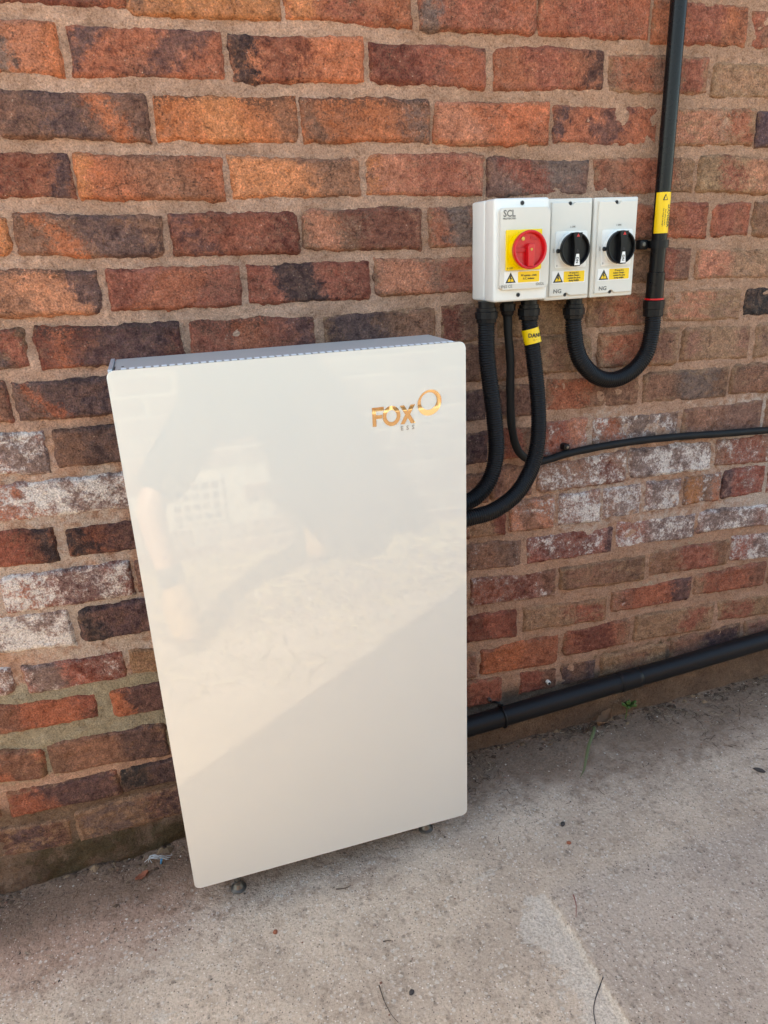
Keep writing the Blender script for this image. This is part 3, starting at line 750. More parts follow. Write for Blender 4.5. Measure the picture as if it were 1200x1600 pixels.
# ---- the rest of the field (outside the picture, above it and behind the cabinet)
course = {}
for rw in rows: course.setdefault(rw[0], []).append(rw)
zc = {}
for c, l in course.items():
    zt = np.mean([(q[3] + q[4]) / 2 for q in l]); zb = np.mean([(q[5] + q[6]) / 2 for q in l]); zc[c] = (zt, zb)
zc[18] = (zc[17][1] - .018, zc[17][1] - .018 - .07)
for c in range(-1, -17, -1):
    zb = zc[c + 1][0] + .018; zc[c] = (zb + .074, zb)
rest = []
rr = np.random.RandomState(21)
for c, (zt, zb) in zc.items():
    occ = sorted([(q[1], q[2]) for q in course.get(c, [])])
    spans = []; x = WALL_X0 + .012
    for a, b in occ + [(WALL_X1, WALL_X1)]:
        if a - x > .07: spans.append((x, a - .012))
        x = b + .012
    for a, b in spans:
        if c == 18 or (c == 17 and a > .2): continue
        n = max(1, int(round((b - a) / .246))); L = (b - a) / n; off = 0
        for k in range(n):
            rest.append((a + k * L + .002, a + (k + 1) * L - .010, zt, zb, c))
looks = ['O', 'Q', 'R', 'M', 'B', 'Q', 'R', 'P', 'D', 'T']
Vs, Fs, at = [], [], {k: [] for k in ('buv', 'c0', 'cA', 'pA', 'cB', 'pB', 'm0', 'seed')}
base = 0
for k, (a, b, zt, zb, c) in enumerate(rest):
    j = rr.uniform(-.0025, .0025, 8); y = -.003 + rr.uniform(-.002, .002); e = .006
    v = np.array([(a, .006, zb), (b, .006, zb), (b, .006, zt), (a, .006, zt), (a + e, y, zb + e), (b - e, y, zb + e), (b - e, y, zt - e), (a + e, y, zt - e)])
    v[:4, 0] += j[:4]; v[:4, 2] += j[4:]; Vs.append(v)
    Fs += [tuple(base + q for q in f) for f in ((4, 5, 6, 7), (0, 1, 5, 4), (1, 2, 6, 5), (2, 3, 7, 6), (3, 0, 4, 7))]; base += 8
    c0 = looks[rr.randint(len(looks))]; cA = looks[rr.randint(len(looks))]; cB = looks[rr.randint(len(looks))]
    low = c >= 8
    at['buv'].append(np.array([(0, 0, 0), (1, 0, 0), (1, 1, 0), (0, 1, 0)] * 2, float)); at['c0'].append(np.tile(hexc(PAL[c0], .95), (8, 1)))
    at['cA'].append(np.tile(hexc(PAL[cA], .95), (8, 1))); at['cB'].append(np.tile(hexc(PAL[cB], .95), (8, 1)))
    at['pA'].append(np.tile((rr.rand(), rr.uniform(.05, .25), rr.uniform(-.3, .3)), (8, 1))); at['pB'].append(np.tile((rr.rand(), rr.uniform(.05, .25), rr.uniform(-.3, .3)), (8, 1)))
    at['m0'].append(np.tile((rr.uniform(.2, .8) if low and c < 14 else 0, rr.uniform(.1, .5), rr.uniform(0, .4)), (8, 1))); at['seed'].append(np.full(8, rr.uniform(0, 40)))
me = mesh('brick_field', np.vstack(Vs), Fs)
for k, d in at.items():
    vattr(me, k, np.concatenate(d) if k == 'seed' else np.vstack(d), 'FLOAT' if k == 'seed' else 'FLOAT_COLOR')
fo = w_parent(link('brick_field', me, None, M['brick'], smooth=False)); fo['kind'] = 'stuff'

# ---- mortar face: one relief sheet between the bricks
def build_mortar():
    st = .005
    xs = np.arange(WALL_X0 + .12, 2.05, st); zs = np.arange(-.09, 1.86, st)
    X, Z = np.meshgrid(xs, zs, indexing='ij'); x, z = X.ravel(), Z.ravel()
    flush = sstep(.55, 1.0, x) * .8 + .25 * fbm(x * 2, z * 2, 41, 2)
    y = .0036 - .0022 * flush + .0072 * fbm(x * 30, z * 36, 42, 4) + .0045 * fbm(x * 9, z * 11, 43, 3) + .002 * fbm(x * 120, z * 120, 47, 2)
    # joints struck or washed out in places
    wash = sstep(.12, .3, fbm(x * 6, z * 6, 44, 3)); y = y + .004 * wash
    # the rendered plinth to the right of the cabinet and the mud-caked foot to the left
    pl = sstep(.50, .60, x) * sstep(.165, .150, z + .02 * fbm(x * 12, z * 12, 45, 3))
    y = y * (1 - pl) + pl * (-.010 + .004 * fbm(x * 12, z * 12, 46, 4))
    foot = sstep(.13, .02, z + .03 * fbm(x * 10, z * 10, 48, 3)) * sstep(.2, .0, x)
    y = y - foot * (.012 + .022 * fbm(x * 18, z * 18, 49, 5, .6))
    me = grid_mesh('mortar', np.stack([x, y, z], 1), len(xs), len(zs))
    pale = sstep(.08, -.05, x) * sstep(.52, .44, z + .06 * fbm(x * 8, z * 8, 60, 3)) * sstep(.20, .30, z) * .9
    pale = np.maximum(pale, .45 * sstep(.75, 1.0, x) * sstep(.60, .52, z) * sstep(.28, .36, z) * (.6 + fbm(x * 5, z * 5, 63, 3)))
    pale = pale * (1 - pl)
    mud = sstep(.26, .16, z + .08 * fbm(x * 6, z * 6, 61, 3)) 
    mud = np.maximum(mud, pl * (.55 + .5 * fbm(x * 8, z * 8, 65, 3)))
    moss = sstep(.13, .04, z) * sstep(.0, -.1, x) * (.62 + 1.2 * fbm(x * 9, z * 12, 62, 4)) + .5 * np.exp(-((z - .24) / .02) ** 2) * sstep(.9, 1.0, x) * sstep(1.5, 1.2, x)
    white = (sstep(.5, .62, z) * sstep(1.0, .85, z) * sstep(.75, .95, x) + sstep(.42, .5, z) * sstep(1.0, .9, z) * sstep(-.05, -.12, x)) * (.62 + .7 * fbm(x * 5, z * 5, 71, 3))
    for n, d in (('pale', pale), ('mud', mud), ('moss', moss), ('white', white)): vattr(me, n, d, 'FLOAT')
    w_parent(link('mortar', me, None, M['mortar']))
build_mortar()
w_parent(BM().box(WALL_X0, WALL_X1, .0105, .30, -.3, WALL_TOP).build('wall_core', M['mortar'], None, False))
w_parent(BM().box(WALL_X0 - .04, WALL_X1 + .04, -.06, .36, WALL_TOP, WALL_TOP + .08, .01).build('coping', M['mortar'], None, False))

# ---- boundary wall across the passage (seen mirrored in the glass front)
OW_Y = -2.16
M['buff'] = mat_attr('weathered_buff_brick'); M['ow_mortar'] = mat_plain('pale_mortar', hexc('d8ccb8'), .95, 0, .5, 300, .3, .2)
opp = tag(empty('boundary_wall', (.5, OW_Y, 0)), 'low sunlit pale brick boundary wall mirrored in the white glass front', 'wall')
def o_parent(o):
    o.parent = opp; o.matrix_parent_inverse = Matrix.Translation((-.5, -OW_Y, 0)); return o
o_parent(BM().box(-3.5, 5.0, OW_Y - .22, OW_Y - .006, -.3, 1.12).build('wall_core', M['ow_mortar'], None, False))
o_parent(BM().box(-3.52, 5.02, OW_Y - .26, OW_Y + .03, 1.12, 1.19, .012).build('coping', M['ow_mortar'], None, False))
Vs, Fs, Cs = [], [], []; base = 0
pal = [hexc(h) for h in ('a98670', '9a7560', 'b89a84', 'a88c7a', '9f8470', 'bca898')]
for c in range(14):
    z0 = -.1 + c * .086; x = -3.5 + (c % 2) * .12
    while x < 5.0:
        if not (abs(x + .11 - .085) < .22 and 3 <= c <= 5):
            y = OW_Y + rr.uniform(-.002, .003); e = .004; a, b, t0, t1 = x, x + .225, z0, z0 + .073
            Vs.append(np.array([(a, OW_Y - .02, t0), (b, OW_Y - .02, t0), (b, OW_Y - .02, t1), (a, OW_Y - .02, t1), (a + e, y, t0 + e), (b - e, y, t0 + e), (b - e, y, t1 - e), (a + e, y, t1 - e)]))
            Fs += [tuple(base + q for q in f) for f in ((4, 7, 6, 5), (0, 4, 5, 1), (1, 5, 6, 2), (2, 6, 7, 3), (3, 7, 4, 0))]; base += 8
            Cs.append(np.tile(np.array(pal[rr.randint(len(pal))]) * rr.uniform(.8, 1.1), (8, 1)))
        x += .237
me = mesh('brick_field', np.vstack(Vs), Fs); vattr(me, 'col', np.vstack(Cs))
bf = o_parent(link('brick_field', me, None, M['buff'], False)); bf['kind'] = 'stuff'
av = BM()
av.box(-.035, .20, OW_Y - .004, OW_Y + .004, .17, .375)
o_parent(av.build('air_brick', M['ow_mortar'], None, False))
for i in range(5):
    for j in range(4):
        o_parent(BM().box(-.018 + i * .043, .008 + i * .043, OW_Y + .0045, OW_Y + .007, .187 + j * .046, .213 + j * .046).build('air_hole', M['twig'], None, False))

# ================================================================== OBJECTS
# ---- battery cabinet
GF = -.230                                             # front of the glass
bat = tag(empty('battery_cabinet', (.224, -.14, 0)), 'large white glass fronted battery cabinet standing on metal feet against the brick wall', 'battery')
glass = BM().prism(rrect(-.0763, .524, .0712, 1.1182, .011, 8), GF, GF + .006, .0012).build('glass_front', M['glass'], bat)
casing = BM().box(-.066, .512, GF + .0065, -.080, .088, 1.1174, .0015).build('casing', M['casing'], bat)
BM().box(-.0735, -.0668, GF + .0065, -.084, .088, 1.1196, .0010).build('side_flange', M['casing_light'], casing)
BM().box(-.0650, -.0632, GF + .010, GF + .050, 1.1175, 1.1178).build('flange_slit', M['dark'], casing, False)
BM().lathe([(0, .0022), (.0006, .0022)], (0, 0, 1), (-.052, -.185, 1.1174), 12).build('screw_hole', M['dark'], casing)
BM().box(-.058, .503, GF + .0072, GF + .0160, 1.1175, 1.1178).build('vent_channel', M['ink_grey'], casing, False)
dash = BM().box(0, .0082, GF + .0085, GF + .0175, 1.1179, 1.1190, .0003, 1).build('vent_dash', M['slot_white'], casing)  # bright vent slots drawn as raised white blocks
for i in range(1, 46):
    o = dash.copy(); COL.objects.link(o); o.parent = casing; o.location.x = i * .01222
dash.location.x = 0
for o in bpy.data.objects:
    if o.name.startswith('vent_dash'): o.location.x -= .054
for fx, fy in ((.0087, -.185), (.440, -.185), (.0087, -.085), (.440, -.085)):
    zg = float(ground_z(np.array([fx]), np.array([fy]))[0]) - .002
    ft = BM().lathe([(0, .0165), (.0025, .0172), (.0045, .0165), (.0075, .0120), (.016, .0075), (.024, .0072)], (0, 0, 1), (fx, fy, zg), 20).build('foot', M['steel'], bat)
    BM().lathe([(0, .0055), (.09 - zg - .023, .0055)], (0, 0, 1), (fx, fy, zg + .0235), 12).build('stud', M['steel'], ft)
    BM().lathe([(0, .0095), (.007, .0095)], (0, 0, 1), (fx, fy, zg + .030), 6).build('lock_nut', M['steel'], ft)
# gold mirror print on the glass
ly0, ly1 = GF - .0006, GF + .001
def zs(x): return (x - .346) * -.02
def letter(polys):
    b = BM()
    for p in polys: b.prism(p, ly0, ly1)
    return b.build('logo_letter', M['gold'], glass, False)
w = .0068
letter([[(.3462, .9842), (.353, .9842), (.353, 1.0178), (.3462, 1.0178)], [(.3532, 1.0110), (.3675, 1.0110), (.3675, 1.0178), (.3532, 1.0178)], [(.3532, .9975), (.3640, .9975), (.3640, 1.0040), (.3532, 1.0040)]])
oc = [(.3815 + .0165 * math.cos(t), 1.0000 + .0180 * math.sin(t)) for t in np.linspace(0, 2 * math.pi, 40, endpoint=False)]
ic = [(.3815 + .0097 * math.cos(t), 1.0000 + .0108 * math.sin(t)) for t in np.linspace(0, 2 * math.pi, 40, endpoint=False)]
BM().ring(oc, ic, ly0, ly1).build('logo_letter', M['gold'], glass, False)
letter([[(.3975, .9830), (.4055, .9830), (.4115, .9938), (.4175, .9830), (.4258, .9830), (.4160, .9997), (.4258, 1.0165), (.4175, 1.0165), (.4115, 1.0060), (.4055, 1.0165), (.3975, 1.0165), (.4073, .9997)]])
# the open ring emblem: thick at the lower right, pointed at the top left
ro, ri = [], []
for t in np.linspace(0, 2 * math.pi, 64, endpoint=False):
    k = .5 + .5 * math.cos(t - R(-60))                  # 1 where thick
    rx, rz = .0225, .0232
    ro.append((.4535 + rx * math.cos(t) * (1 + .05 * math.cos(2 * t - R(80))), 1.0165 + rz * math.sin(t) * (1 + .05 * math.cos(2 * t - R(80)))))
    q = .0050 + .0058 * k ** 1.5
    ri.append((.4535 + (rx - q) * math.cos(t), 1.0170 + (rz - q) * math.sin(t)))
BM().ring(ro, ri, ly0, ly1).build('logo_ring', M['gold'], glass, False)
for k, ch in enumerate('ESS'):
    text_mesh('logo_small_letter', ch, .0110, M['grey_print'], glass, (.4002 + k * .0105, GF - .0004, .9752), bold=.0002)

# ---- rotary isolators
def screw(x, z, y, parent, m='dark', r=.0042):
    s = BM().lathe([(0, r), (.0008, r)], (0, -1, 0), (x, y, z), 16).build('screw_recess', M['ink_grey'], parent)
    BM().lathe([(0, r * .72), (.0006, r * .72)], (0, -1, 0), (x, y - .0009, z), 14).build('screw_head', M['dark'], s)
def triangle(x0, z0, s, y, parent):
    h = s * .88
    BM().prism([(x0, z0), (x0 + s, z0), (x0 + s / 2, z0 + h)], y - .0003, y + .0002).build('warning_triangle', M['ink'], parent, False)
    i = s * .13
    BM().prism([(x0 + i * 1.5, z0 + i * .85), (x0 + s - i * 1.5, z0 + i * .85), (x0 + s / 2, z0 + h - i * 1.7)], y - .0006, y).build('triangle_field', M['yellow_label'], parent, False)
    cx, cz = x0 + s / 2, z0 + h * .40; k = s * .12
    BM().prism([(cx - .2 * k, cz + 2.4 * k), (cx - 1.2 * k, cz - .2 * k), (cx - .1 * k, cz - .0 * k), (cx - .5 * k, cz - 2.0 * k), (cx + 1.1 * k, cz + .6 * k), (cx + .1 * k, cz + .5 * k), (cx + .7 * k, cz + 2.4 * k)], y - .0009, y).build('lightning_bolt', M['ink'], parent, False)
def warn_label(x0, x1, z0, z1, y, parent, lines, size, split):
    lb = BM().box(x0, x1, y - .0006, y + .001, z0, z1).build('warning_label', M['white_label'], parent, False)
    triangle(x0 + .0025, z0 + .0020, (z1 - z0) * .95, y - .0006, lb)
    BM().prism(rrect(split, x1 - .0018, z0 + .0018, z1 - .0012, .0015, 3), y - .0010, y - .0004).build('label_field', M['yellow_label'], lb, False)
    for k, s in enumerate(lines):
        text_mesh('label_text', s, size, M['ink'], lb, ((split + x1 - .0018) / 2, y - .0013, (z0 + z1) / 2 + ((len(lines) - 1) / 2 - k) * size * 1.12), xs=.92, bold=.0001)

# main switch, red and yellow
sx0, sx1, sz0, sz1, sy = .640, .7555, 1.1705, 1.3560, -.110
scl = tag(empty('isolator_switch', (.698, -.05, sz0)), 'deep grey white isolator box with red rotary handle on a yellow plate', 'isolator', 'isolator switches mounted on the brick wall')
BM().box(sx0, sx1, -.056, .002, sz0, sz1, .005, 3).build('back_box', M['encl'], scl)
lid = BM().box(sx0 - .0006, sx1 + .0006, sy + .009, -.0568, sz0 - .0006, sz1 + .0006, .006, 4).build('cover', M['encl'], scl)
pan = BM().prism(rrect(sx0 + .008, sx1 - .003, sz0 + .023, sz1 - .0165, .007, 5), sy, sy + .012, .003).build('front_panel', M['encl_warm'], lid)
screw(.697, sz1 - .0085, sy + .0089, lid); screw(.692, sz0 + .0115, sy + .0089, lid)
text_mesh('maker_name', 'SCL', .0165, M['ink_grey'], pan, (.6662, sy - .0003, 1.3290), bold=.0004, xs=.92)
text_mesh('maker_name', 'PROTECTED', .0042, M['ink_grey'], pan, (.6665, sy - .0003, 1.3205), xs=1.15, bold=.0001)
text_mesh('rating_text', 'IP65 CE', .0078, M['ink_grey'], pan, (.6625, sy - .0003, 1.1990), xs=.95)
text_mesh('rating_text', 'IS432L', .0072, M['ink_grey'], pan, (.7345, sy - .0003, 1.2005), xs=.95)
warn_label(.6572, .7340, 1.2035, 1.2265, sy, pan, ['PV system - main', 'A.C. isolator'], .0052, .6862)
kx, kz = .6965, 1.2645
plate = BM().prism(rrect(kx - .0372, kx + .0372, kz - .0362, kz + .0362, .002, 3), sy - .005, sy + .001, .0008).build('dial_plate', M['yellow'], scl)
BM().box(kx - .029, kx - .0265, sy - .0056, sy - .0045, kz + .008, kz + .017).build('lock_slot', M['dark'], plate, False)
text_mesh('dial_text', '0 OFF', .0050, M['ink'], plate, (kx - .030, sy - .0054, kz - .0325))
BM().lathe([(0, .0335), (.012, .0335), (.0125, .031), (.0128, .030)], (0, -1, 0), (kx, sy - .005, kz), 40).build('dial_collar', M['yellow'], scl)
kn = BM().lathe([(0, .030), (.001, .0335), (.010, .0348), (.0118, .0340), (.0124, .0322), (.0118, .0300), (.0040, .0285), (.0035, .0010)], (0, -1, 0), (kx, sy - .018, kz), 48).build('rotary_handle', M['red'], scl)
ky = sy - .018
BM().prism([(kx - .0062, kz - .0300), (kx + .0062, kz - .0300), (kx + .0072, kz + .0060), (kx + .0045, kz + .0110), (kx - .0045, kz + .0110), (kx - .0072, kz + .0060)], ky - .0150, ky - .0030, .0014).build('handle_grip', M['red'], kn)
BM().prism([(kx - .0285, kz - .004), (kx - .0062, kz - .004), (kx - .0062, kz + .004), (kx - .0285, kz + .004)], ky - .0065, ky - .0030, .0008).build('handle_rib', M['red_dark'], kn)
BM().lathe([(0, .0024), (.0006, .0024)], (0, -1, 0), (kx, ky - .0152, kz + .0005), 14).build('handle_screw', M['brass'], kn)
BM().lathe([(0, .0035), (.0015, .0035), (.0016, .002)], (0, -1, 0), (kx - .0125, ky - .0034, kz + .0195), 16).build('padlock_hole', M['brass'], kn)
BM().prism([(kx + .002, kz + .019), (kx + .016, kz + .016), (kx + .017, kz + .0205), (kx + .003, kz + .0235)], ky - .0048, ky - .0030, .0004).build('padlock_tab', M['red_dark'], kn)

def dc_switch(x0, x1, label):
    z0, z1, y = 1.1640, 1.3555, -.070; cx = (x0 + x1) / 2
    t = tag(empty('isolator_switch', (cx, -.035, z0)), label, 'isolator', 'isolator switches mounted on the brick wall')
    BM().box(x0 + .001, x1 - .001, -.040, .002, z0 + .001, z1 - .001, .003, 2).build('back_box', M['encl'], t)
    cv = BM().box(x0, x1, y + .0045, -.0405, z0, z1, .003, 3).build('cover', M['encl_warm'], t)
    bx0, bx1, bz0, bz1 = x0 + .0085, x1 - .004, z0 + .0075, z1 - .007
    # raised field with a half-round notch at each screw
    poly = [(bx0, bz0)] + [(cx - .004 + .0085 * math.cos(R(q)), bz0 + .0085 * math.sin(R(q))) for q in np.linspace(180, 0, 9)] + [(bx1, bz0), (bx1, bz1)] + [(cx + .0085 * math.cos(R(q)), bz1 - .0085 * math.sin(R(q))) for q in np.linspace(0, 180, 9)] + [(bx0, bz1)]
    pn = BM().prism(poly, y, y + .006, .0018).build('front_panel', M['encl_warm'], cv)
    screw(cx, z1 - .0095, y + .0044, cv, r=.0040); screw(cx - .004, z0 + .0100, y + .0044, cv, r=.0040)
    dx, dz = cx + .003, 1.2605
    pl = BM().prism(rrect(dx - .0360, dx + .0360, dz - .0345, dz + .0345, .004, 4), y - .0012, y + .001, .0005).build('dial_plate', M['encl'], t)
    text_mesh('dial_text', '1 ON', .0050, M['ink_grey'], pl, (dx + .002, y - .0004, dz + .0425))
    text_mesh('dial_text', 'OFF', .0048, M['ink_grey'], pl, (dx - .0385, y - .0004, dz - .001), rot=math.pi / 2)
    text_mesh('dial_text', '0', .0056, M['ink_grey'], pl, (dx - .0310, y - .0016, dz - .0300))
    BM().lathe([(0, .0315), (.009, .0300), (.0095, .028)], (0, -1, 0), (dx, y - .0012, dz), 40).build('dial_collar', M['encl'], t)
    k0 = y - .0105
    k = BM().lathe([(0, .029), (.001, .0318), (.008, .0322), (.0095, .0315), (.0100, .0300), (.0095, .0285), (.0030, .0275), (.0028, .001)], (0, -1, 0), (dx, k0, dz), 48).build('rotary_handle', M['black'], t)
    g = BM().prism([(dx - .0075, dz - .0315), (dx + .0075, dz - .0315), (dx + .0062, dz - .004), (dx + .0062, dz + .006), (dx + .0105, dz + .0312), (dx - .0105, dz + .0312), (dx - .0062, dz + .006), (dx - .0062, dz - .004)], k0 - .0150, k0 - .0025, .0012).build('handle_grip', M['black'], k)
    BM().prism([(dx - .0035, dz + .0235), (dx + .0035, dz + .0235), (dx, dz + .0292)], k0 - .0155, k0 - .0148).build('pointer_mark', M['red'], k, False)
    BM().prism([(dx - .0060, dz - .0295), (dx + .0060, dz - .0295), (dx + .0036, dz - .0085), (dx - .0026, dz - .0085)], k0 - .0154, k0 - .0148).build('handle_badge', M['white_label'], k, False)
    text_mesh('badge_text', 'NG', .0078, M['ink'], k, (dx, k0 - .0157, dz - .0200), rot=math.pi / 2, bold=.0002)
    BM().lathe([(0, .0030), (.0004, .0030)], (0, -1, 0), (dx, k0 - .0150, dz - .003), 14).build('handle_screw', M['dark'], k)
    BM().lathe([(0, .0042), (.006, .0042)], (-1, 0, 0), (dx - .028, y - .0060, dz - .002), 14).build('padlock_hole', M['dark'], t)
    warn_label(cx - .0375, cx + .0385, 1.1965, 1.2205, y, pn, ['PV array D.C.', 'isolator. Danger -', 'contains live parts', 'during daylight.'], .0043, cx - .0110)
    text_mesh('maker_mark', 'NG', .0110, M['ink_grey'], pn, (cx - .0240, y - .0003, 1.1812), bold=.0003, xs=1.15)
    return t
dc_switch(.7700, .8720, 'warm grey isolator box with black dial, the middle one next to the red handled switch')
dc_switch(.8760, .9780, 'warm grey isolator box with black dial, rightmost of the three, nearest the vertical conduit')

# ---- corrugated hoses
def ribbed(name, pts, r, parent, pitch=.0050):
    P, t = resample(spline(pts, 24), pitch / 4)
    ph = (t / pitch) % 1.0
    rad = r - .0023 * (.5 - .5 * np.cos(2 * np.pi * ph)) ** .8
    return link(name, tube_mesh(name, P, rad, 20), parent, M['black_matt'])
def gland(c, top, parent, r=.0205, ring=None):
    """straight adaptor hanging under a box: threaded neck, hexagon body, lower collar"""
    x, y, z = c
    g = BM().lathe([(0, r * .82), (.012, r * .82), (.0125, r * .98), (.020, r * .98)], (0, 0, -1), (x, y, top), 24).build('hose_gland', M['black'], parent)
    BM().lathe([(0, r * 1.04), (.001, r * 1.12), (.014, r * 1.12), (.015, r * 1.0), (.022, r * .98)], (0, 0, -1), (x, y, top - .0195), 14).build('gland_collar', M['black'], g, True, 20)
    return g
h1 = tag(empty('corrugated_hose', (.646, -.055, 1.16)), 'black corrugated hose dropping nearest the cabinet from the red handled isolator', 'hose', 'black corrugated hoses below the isolators')
gland((.6464, -.055, 0), sz0, h1)
ribbed('hose', [(.6464, -.055, 1.140), (.6452, -.058, 1.10), (.6447, -.063, 1.060), (.6490, -.070, 1.005), (.6560, -.078, .930), (.6565, -.086, .862), (.6400, -.094, .812), (.6080, -.102, .781), (.5720, -.108, .769), (.520, -.112, .765)], .0180, h1)
BM().lathe([(0, .0215), (.004, .0225), (.018, .0225), (.020, .0195), (.034, .0192)], (1, 0, 0), (.5125, -.112, .765), 16).build('cabinet_gland', M['black'], h1)
h2 = tag(empty('corrugated_hose', (.758, -.055, 1.16)), 'black corrugated hose with yellow danger tape, curving from the isolators down to the cabinet', 'hose', 'black corrugated hoses below the isolators')
gland((.7430, -.052, 0), sz0, h2)
ribbed('hose', [(.7430, -.052, 1.140), (.7470, -.055, 1.10), (.7530, -.060, 1.050), (.7590, -.072, .970), (.7540, -.088, .890), (.7290, -.110, .830), (.6790, -.140, .787), (.6200, -.158, .764), (.5650, -.164, .758), (.520, -.165, .757)], .0172, h2)
BM().lathe([(0, .0215), (.004, .0225), (.018, .0225), (.020, .0195), (.034, .0192)], (1, 0, 0), (.5125, -.165, .757), 16).build('cabinet_gland', M['black'], h2)
tp, _ = resample(spline([(.7455, -.0545, 1.110), (.7484, -.0565, 1.095), (.7509, -.059, 1.080)], 12), .004)
tape = link('danger_tape', tube_mesh('danger_tape', tp, .0180, 28, False), h2, M['yellow_label'])
text_mesh('tape_text', 'DANGER', .0115, M['ink'], tape, (.7545, -.0755, 1.0975), bold=.0004, xs=.95, bend=(.7482, -.0566, .0184))
text_mesh('tape_text', 'D.C. cable', .0052, M['ink'], tape, (.7545, -.0755, 1.0885), bend=(.7487, -.0573, .0184))
h3 = tag(empty('corrugated_hose', (.869, -.045, 1.15)), 'black corrugated hose looping in a U from the middle isolator up to the vertical conduit', 'hose', 'black corrugated hoses below the isolators')
gland((.8560, -.040, 0), 1.1640, h3)
ribbed('hose', [(.8560, -.040, 1.135), (.8585, -.040, 1.095), (.8740, -.040, 1.040), (.9130, -.040, .998), (.9600, -.039, .982), (1.0090, -.038, .994), (1.0470, -.036, 1.030), (1.0600, -.034, 1.078), (1.0620, -.032, 1.118)], .0182, h3)

# ---- vertical conduit
cd = tag(empty('conduit_pipe', (1.062, -.030, 1.1)), 'straight black vertical conduit pipe running up the brick wall', 'pipe')
CXc, CYc = 1.0625, -.030
BM().lathe([(0, .0160), (2.6, .0160)], (0, 0, 1), (CXc, CYc, 1.150), 32).build('pipe', M['pvc'], cd)
BM().lathe([(0, .0178), (.001, .0186), (.054, .0186), (.055, .0165)], (0, 0, 1), (CXc, CYc, 1.1505), 32).build('coupling', M['pvc'], cd)
BM().lathe([(0, .0205), (.0035, .0205)], (0, 0, 1), (CXc, CYc, 1.1478), 32).build('seal_ring', M['red'], cd)
BM().lathe([(0, .0195), (.001, .0215), (.016, .0215), (.017, .0228), (.034, .0228), (.035, .0200)], (0, 0, 1), (CXc, CYc, 1.1125), 16).build('hose_adaptor', M['black'], cd, True, 20)
ang = np.linspace(R(-86), R(70), 20); Vv = []
for zq in (1.2840, 1.3640):
    for q in ang: Vv.append((CXc + .0164 * math.sin(q), CYc - .0164 * math.cos(q), zq))
lab = link('danger_label', mesh('danger_label', Vv, [(k, k + 1, 20 + k + 1, 20 + k) for k in range(19)]), cd, M['yellow_label'])
text_mesh('label_text', 'DANGER', .0110, M['ink'], lab, (CXc + .0065, 0, 1.3180), rot=-math.pi / 2, bold=.0003, bend=(CXc, CYc, .0166))
text_mesh('label_text', 'D.C. cable contains', .0040, M['ink'], lab, (CXc - .0020, 0, 1.3150), rot=-math.pi / 2, bend=(CXc, CYc, .0166))
text_mesh('label_text', 'live voltage in daylight', .0040, M['ink'], lab, (CXc - .0065, 0, 1.3150), rot=-math.pi / 2, bend=(CXc, CYc, .0166))
BM().prism([(CXc - .010, 1.3485), (CXc + .001, 1.3485), (CXc - .0045, 1.3605)], CYc - .0168, CYc - .0150).build('warning_triangle', M['ink'], lab, False)
BM().prism([(CXc - .0080, 1.3497), (CXc - .0010, 1.3497), (CXc - .0045, 1.3575)], CYc - .0171, CYc - .0155).build('triangle_field', M['yellow_label'], lab, False)
# saddle
sd = tag(empty('pipe_saddle', (1.05, -.015, 1.262)), 'black saddle clip with a silver screw holding the vertical conduit', 'clip')
def hring(name, cx, cy, z0, z1, r0, r1, parent, mat):
    b = BM(); n = 32
    V = [[b.bm.verts.new((cx + r * math.cos(2 * math.pi * k / n), cy + r * math.sin(2 * math.pi * k / n), z)) for k in range(n)] for r, z in ((r1, z0), (r1, z1), (r0, z1), (r0, z0))]
    for a in range(4):
        for k in range(n):
            m = (k + 1) % n; b.bm.faces.new((V[a][k], V[a][m], V[(a + 1) % 4][m], V[(a + 1) % 4][k]))
    return b.build(name, mat, parent)
hring('clip_band', CXc, CYc, 1.2545, 1.2705, .0162, .0205, sd, M['black'])
BM().box(1.0220, 1.0440, -.022, -.004, 1.2525, 1.2725, .004, 3).build('clip_ear', M['black'], sd)
BM().lathe([(0, .0048), (.002, .0042), (.0022, .001)], (0, -1, 0), (1.0310, -.022, 1.2635), 14).build('clip_screw', M['steel'], sd)
BM().box(1.046, 1.079, -.020, .004, 1.2560, 1.2690, .002).build('clip_base', M['black'], sd)

# ---- thin cable
cb = tag(empty('power_cable', (.7146, -.05, 1.15)), 'thin black cable hanging between two hoses then running right along the wall', 'cable')
gl = BM().lathe([(0, .012), (.008, .012), (.0085, .0165), (.022, .0165), (.023, .014), (.030, .0125), (.034, .0095)], (0, 0, -1), (.7010, -.040, sz0), 14).build('cable_gland', M['black'], cb, True, 20)
P, t = resample(spline([(.7010, -.040, 1.145), (.7030, -.041, 1.10), (.7090, -.041, 1.045), (.7120, -.038, .968), (.7195, -.034, .897), (.7400, -.028, .842), (.7800, -.022, .812), (.8250, -.0185, .8105), (.8670, -.018, .8175), (.9620, -.018, .8240), (1.0680, -.018, .8255), (1.1790, -.017, .8222), (1.2930, -.017, .8155), (1.4530, -.016, .807), (1.75, -.016, .79), (2.3, -.016, .77)], 16), .006)
link('cable', tube_mesh('cable', P, .0088 + .0003 * np.sin(t * 90), 14), cb, M['cable'])
cc = tag(empty('cable_clip', (.866, -.015, .817)), 'small black cable clip with a silver nail head on the thin cable', 'clip')
b = BM(); n = 20
hr = hring('clip_band', 0, 0, -.0060, .0060, .0090, .0118, None, M['black'])
hr.parent = cc; hr.matrix_parent_inverse = Matrix.Translation(-cc.location)
hr.matrix_world = Matrix.Translation((.866, -.018, .8176)) @ Matrix.Rotation(R(90), 4, 'Y') @ Matrix.Rotation(R(0), 4, 'X')
BM().box(.8600, .8760, -.020, .002, .8265, .8400, .003, 2).build('clip_head', M['black'], cc)
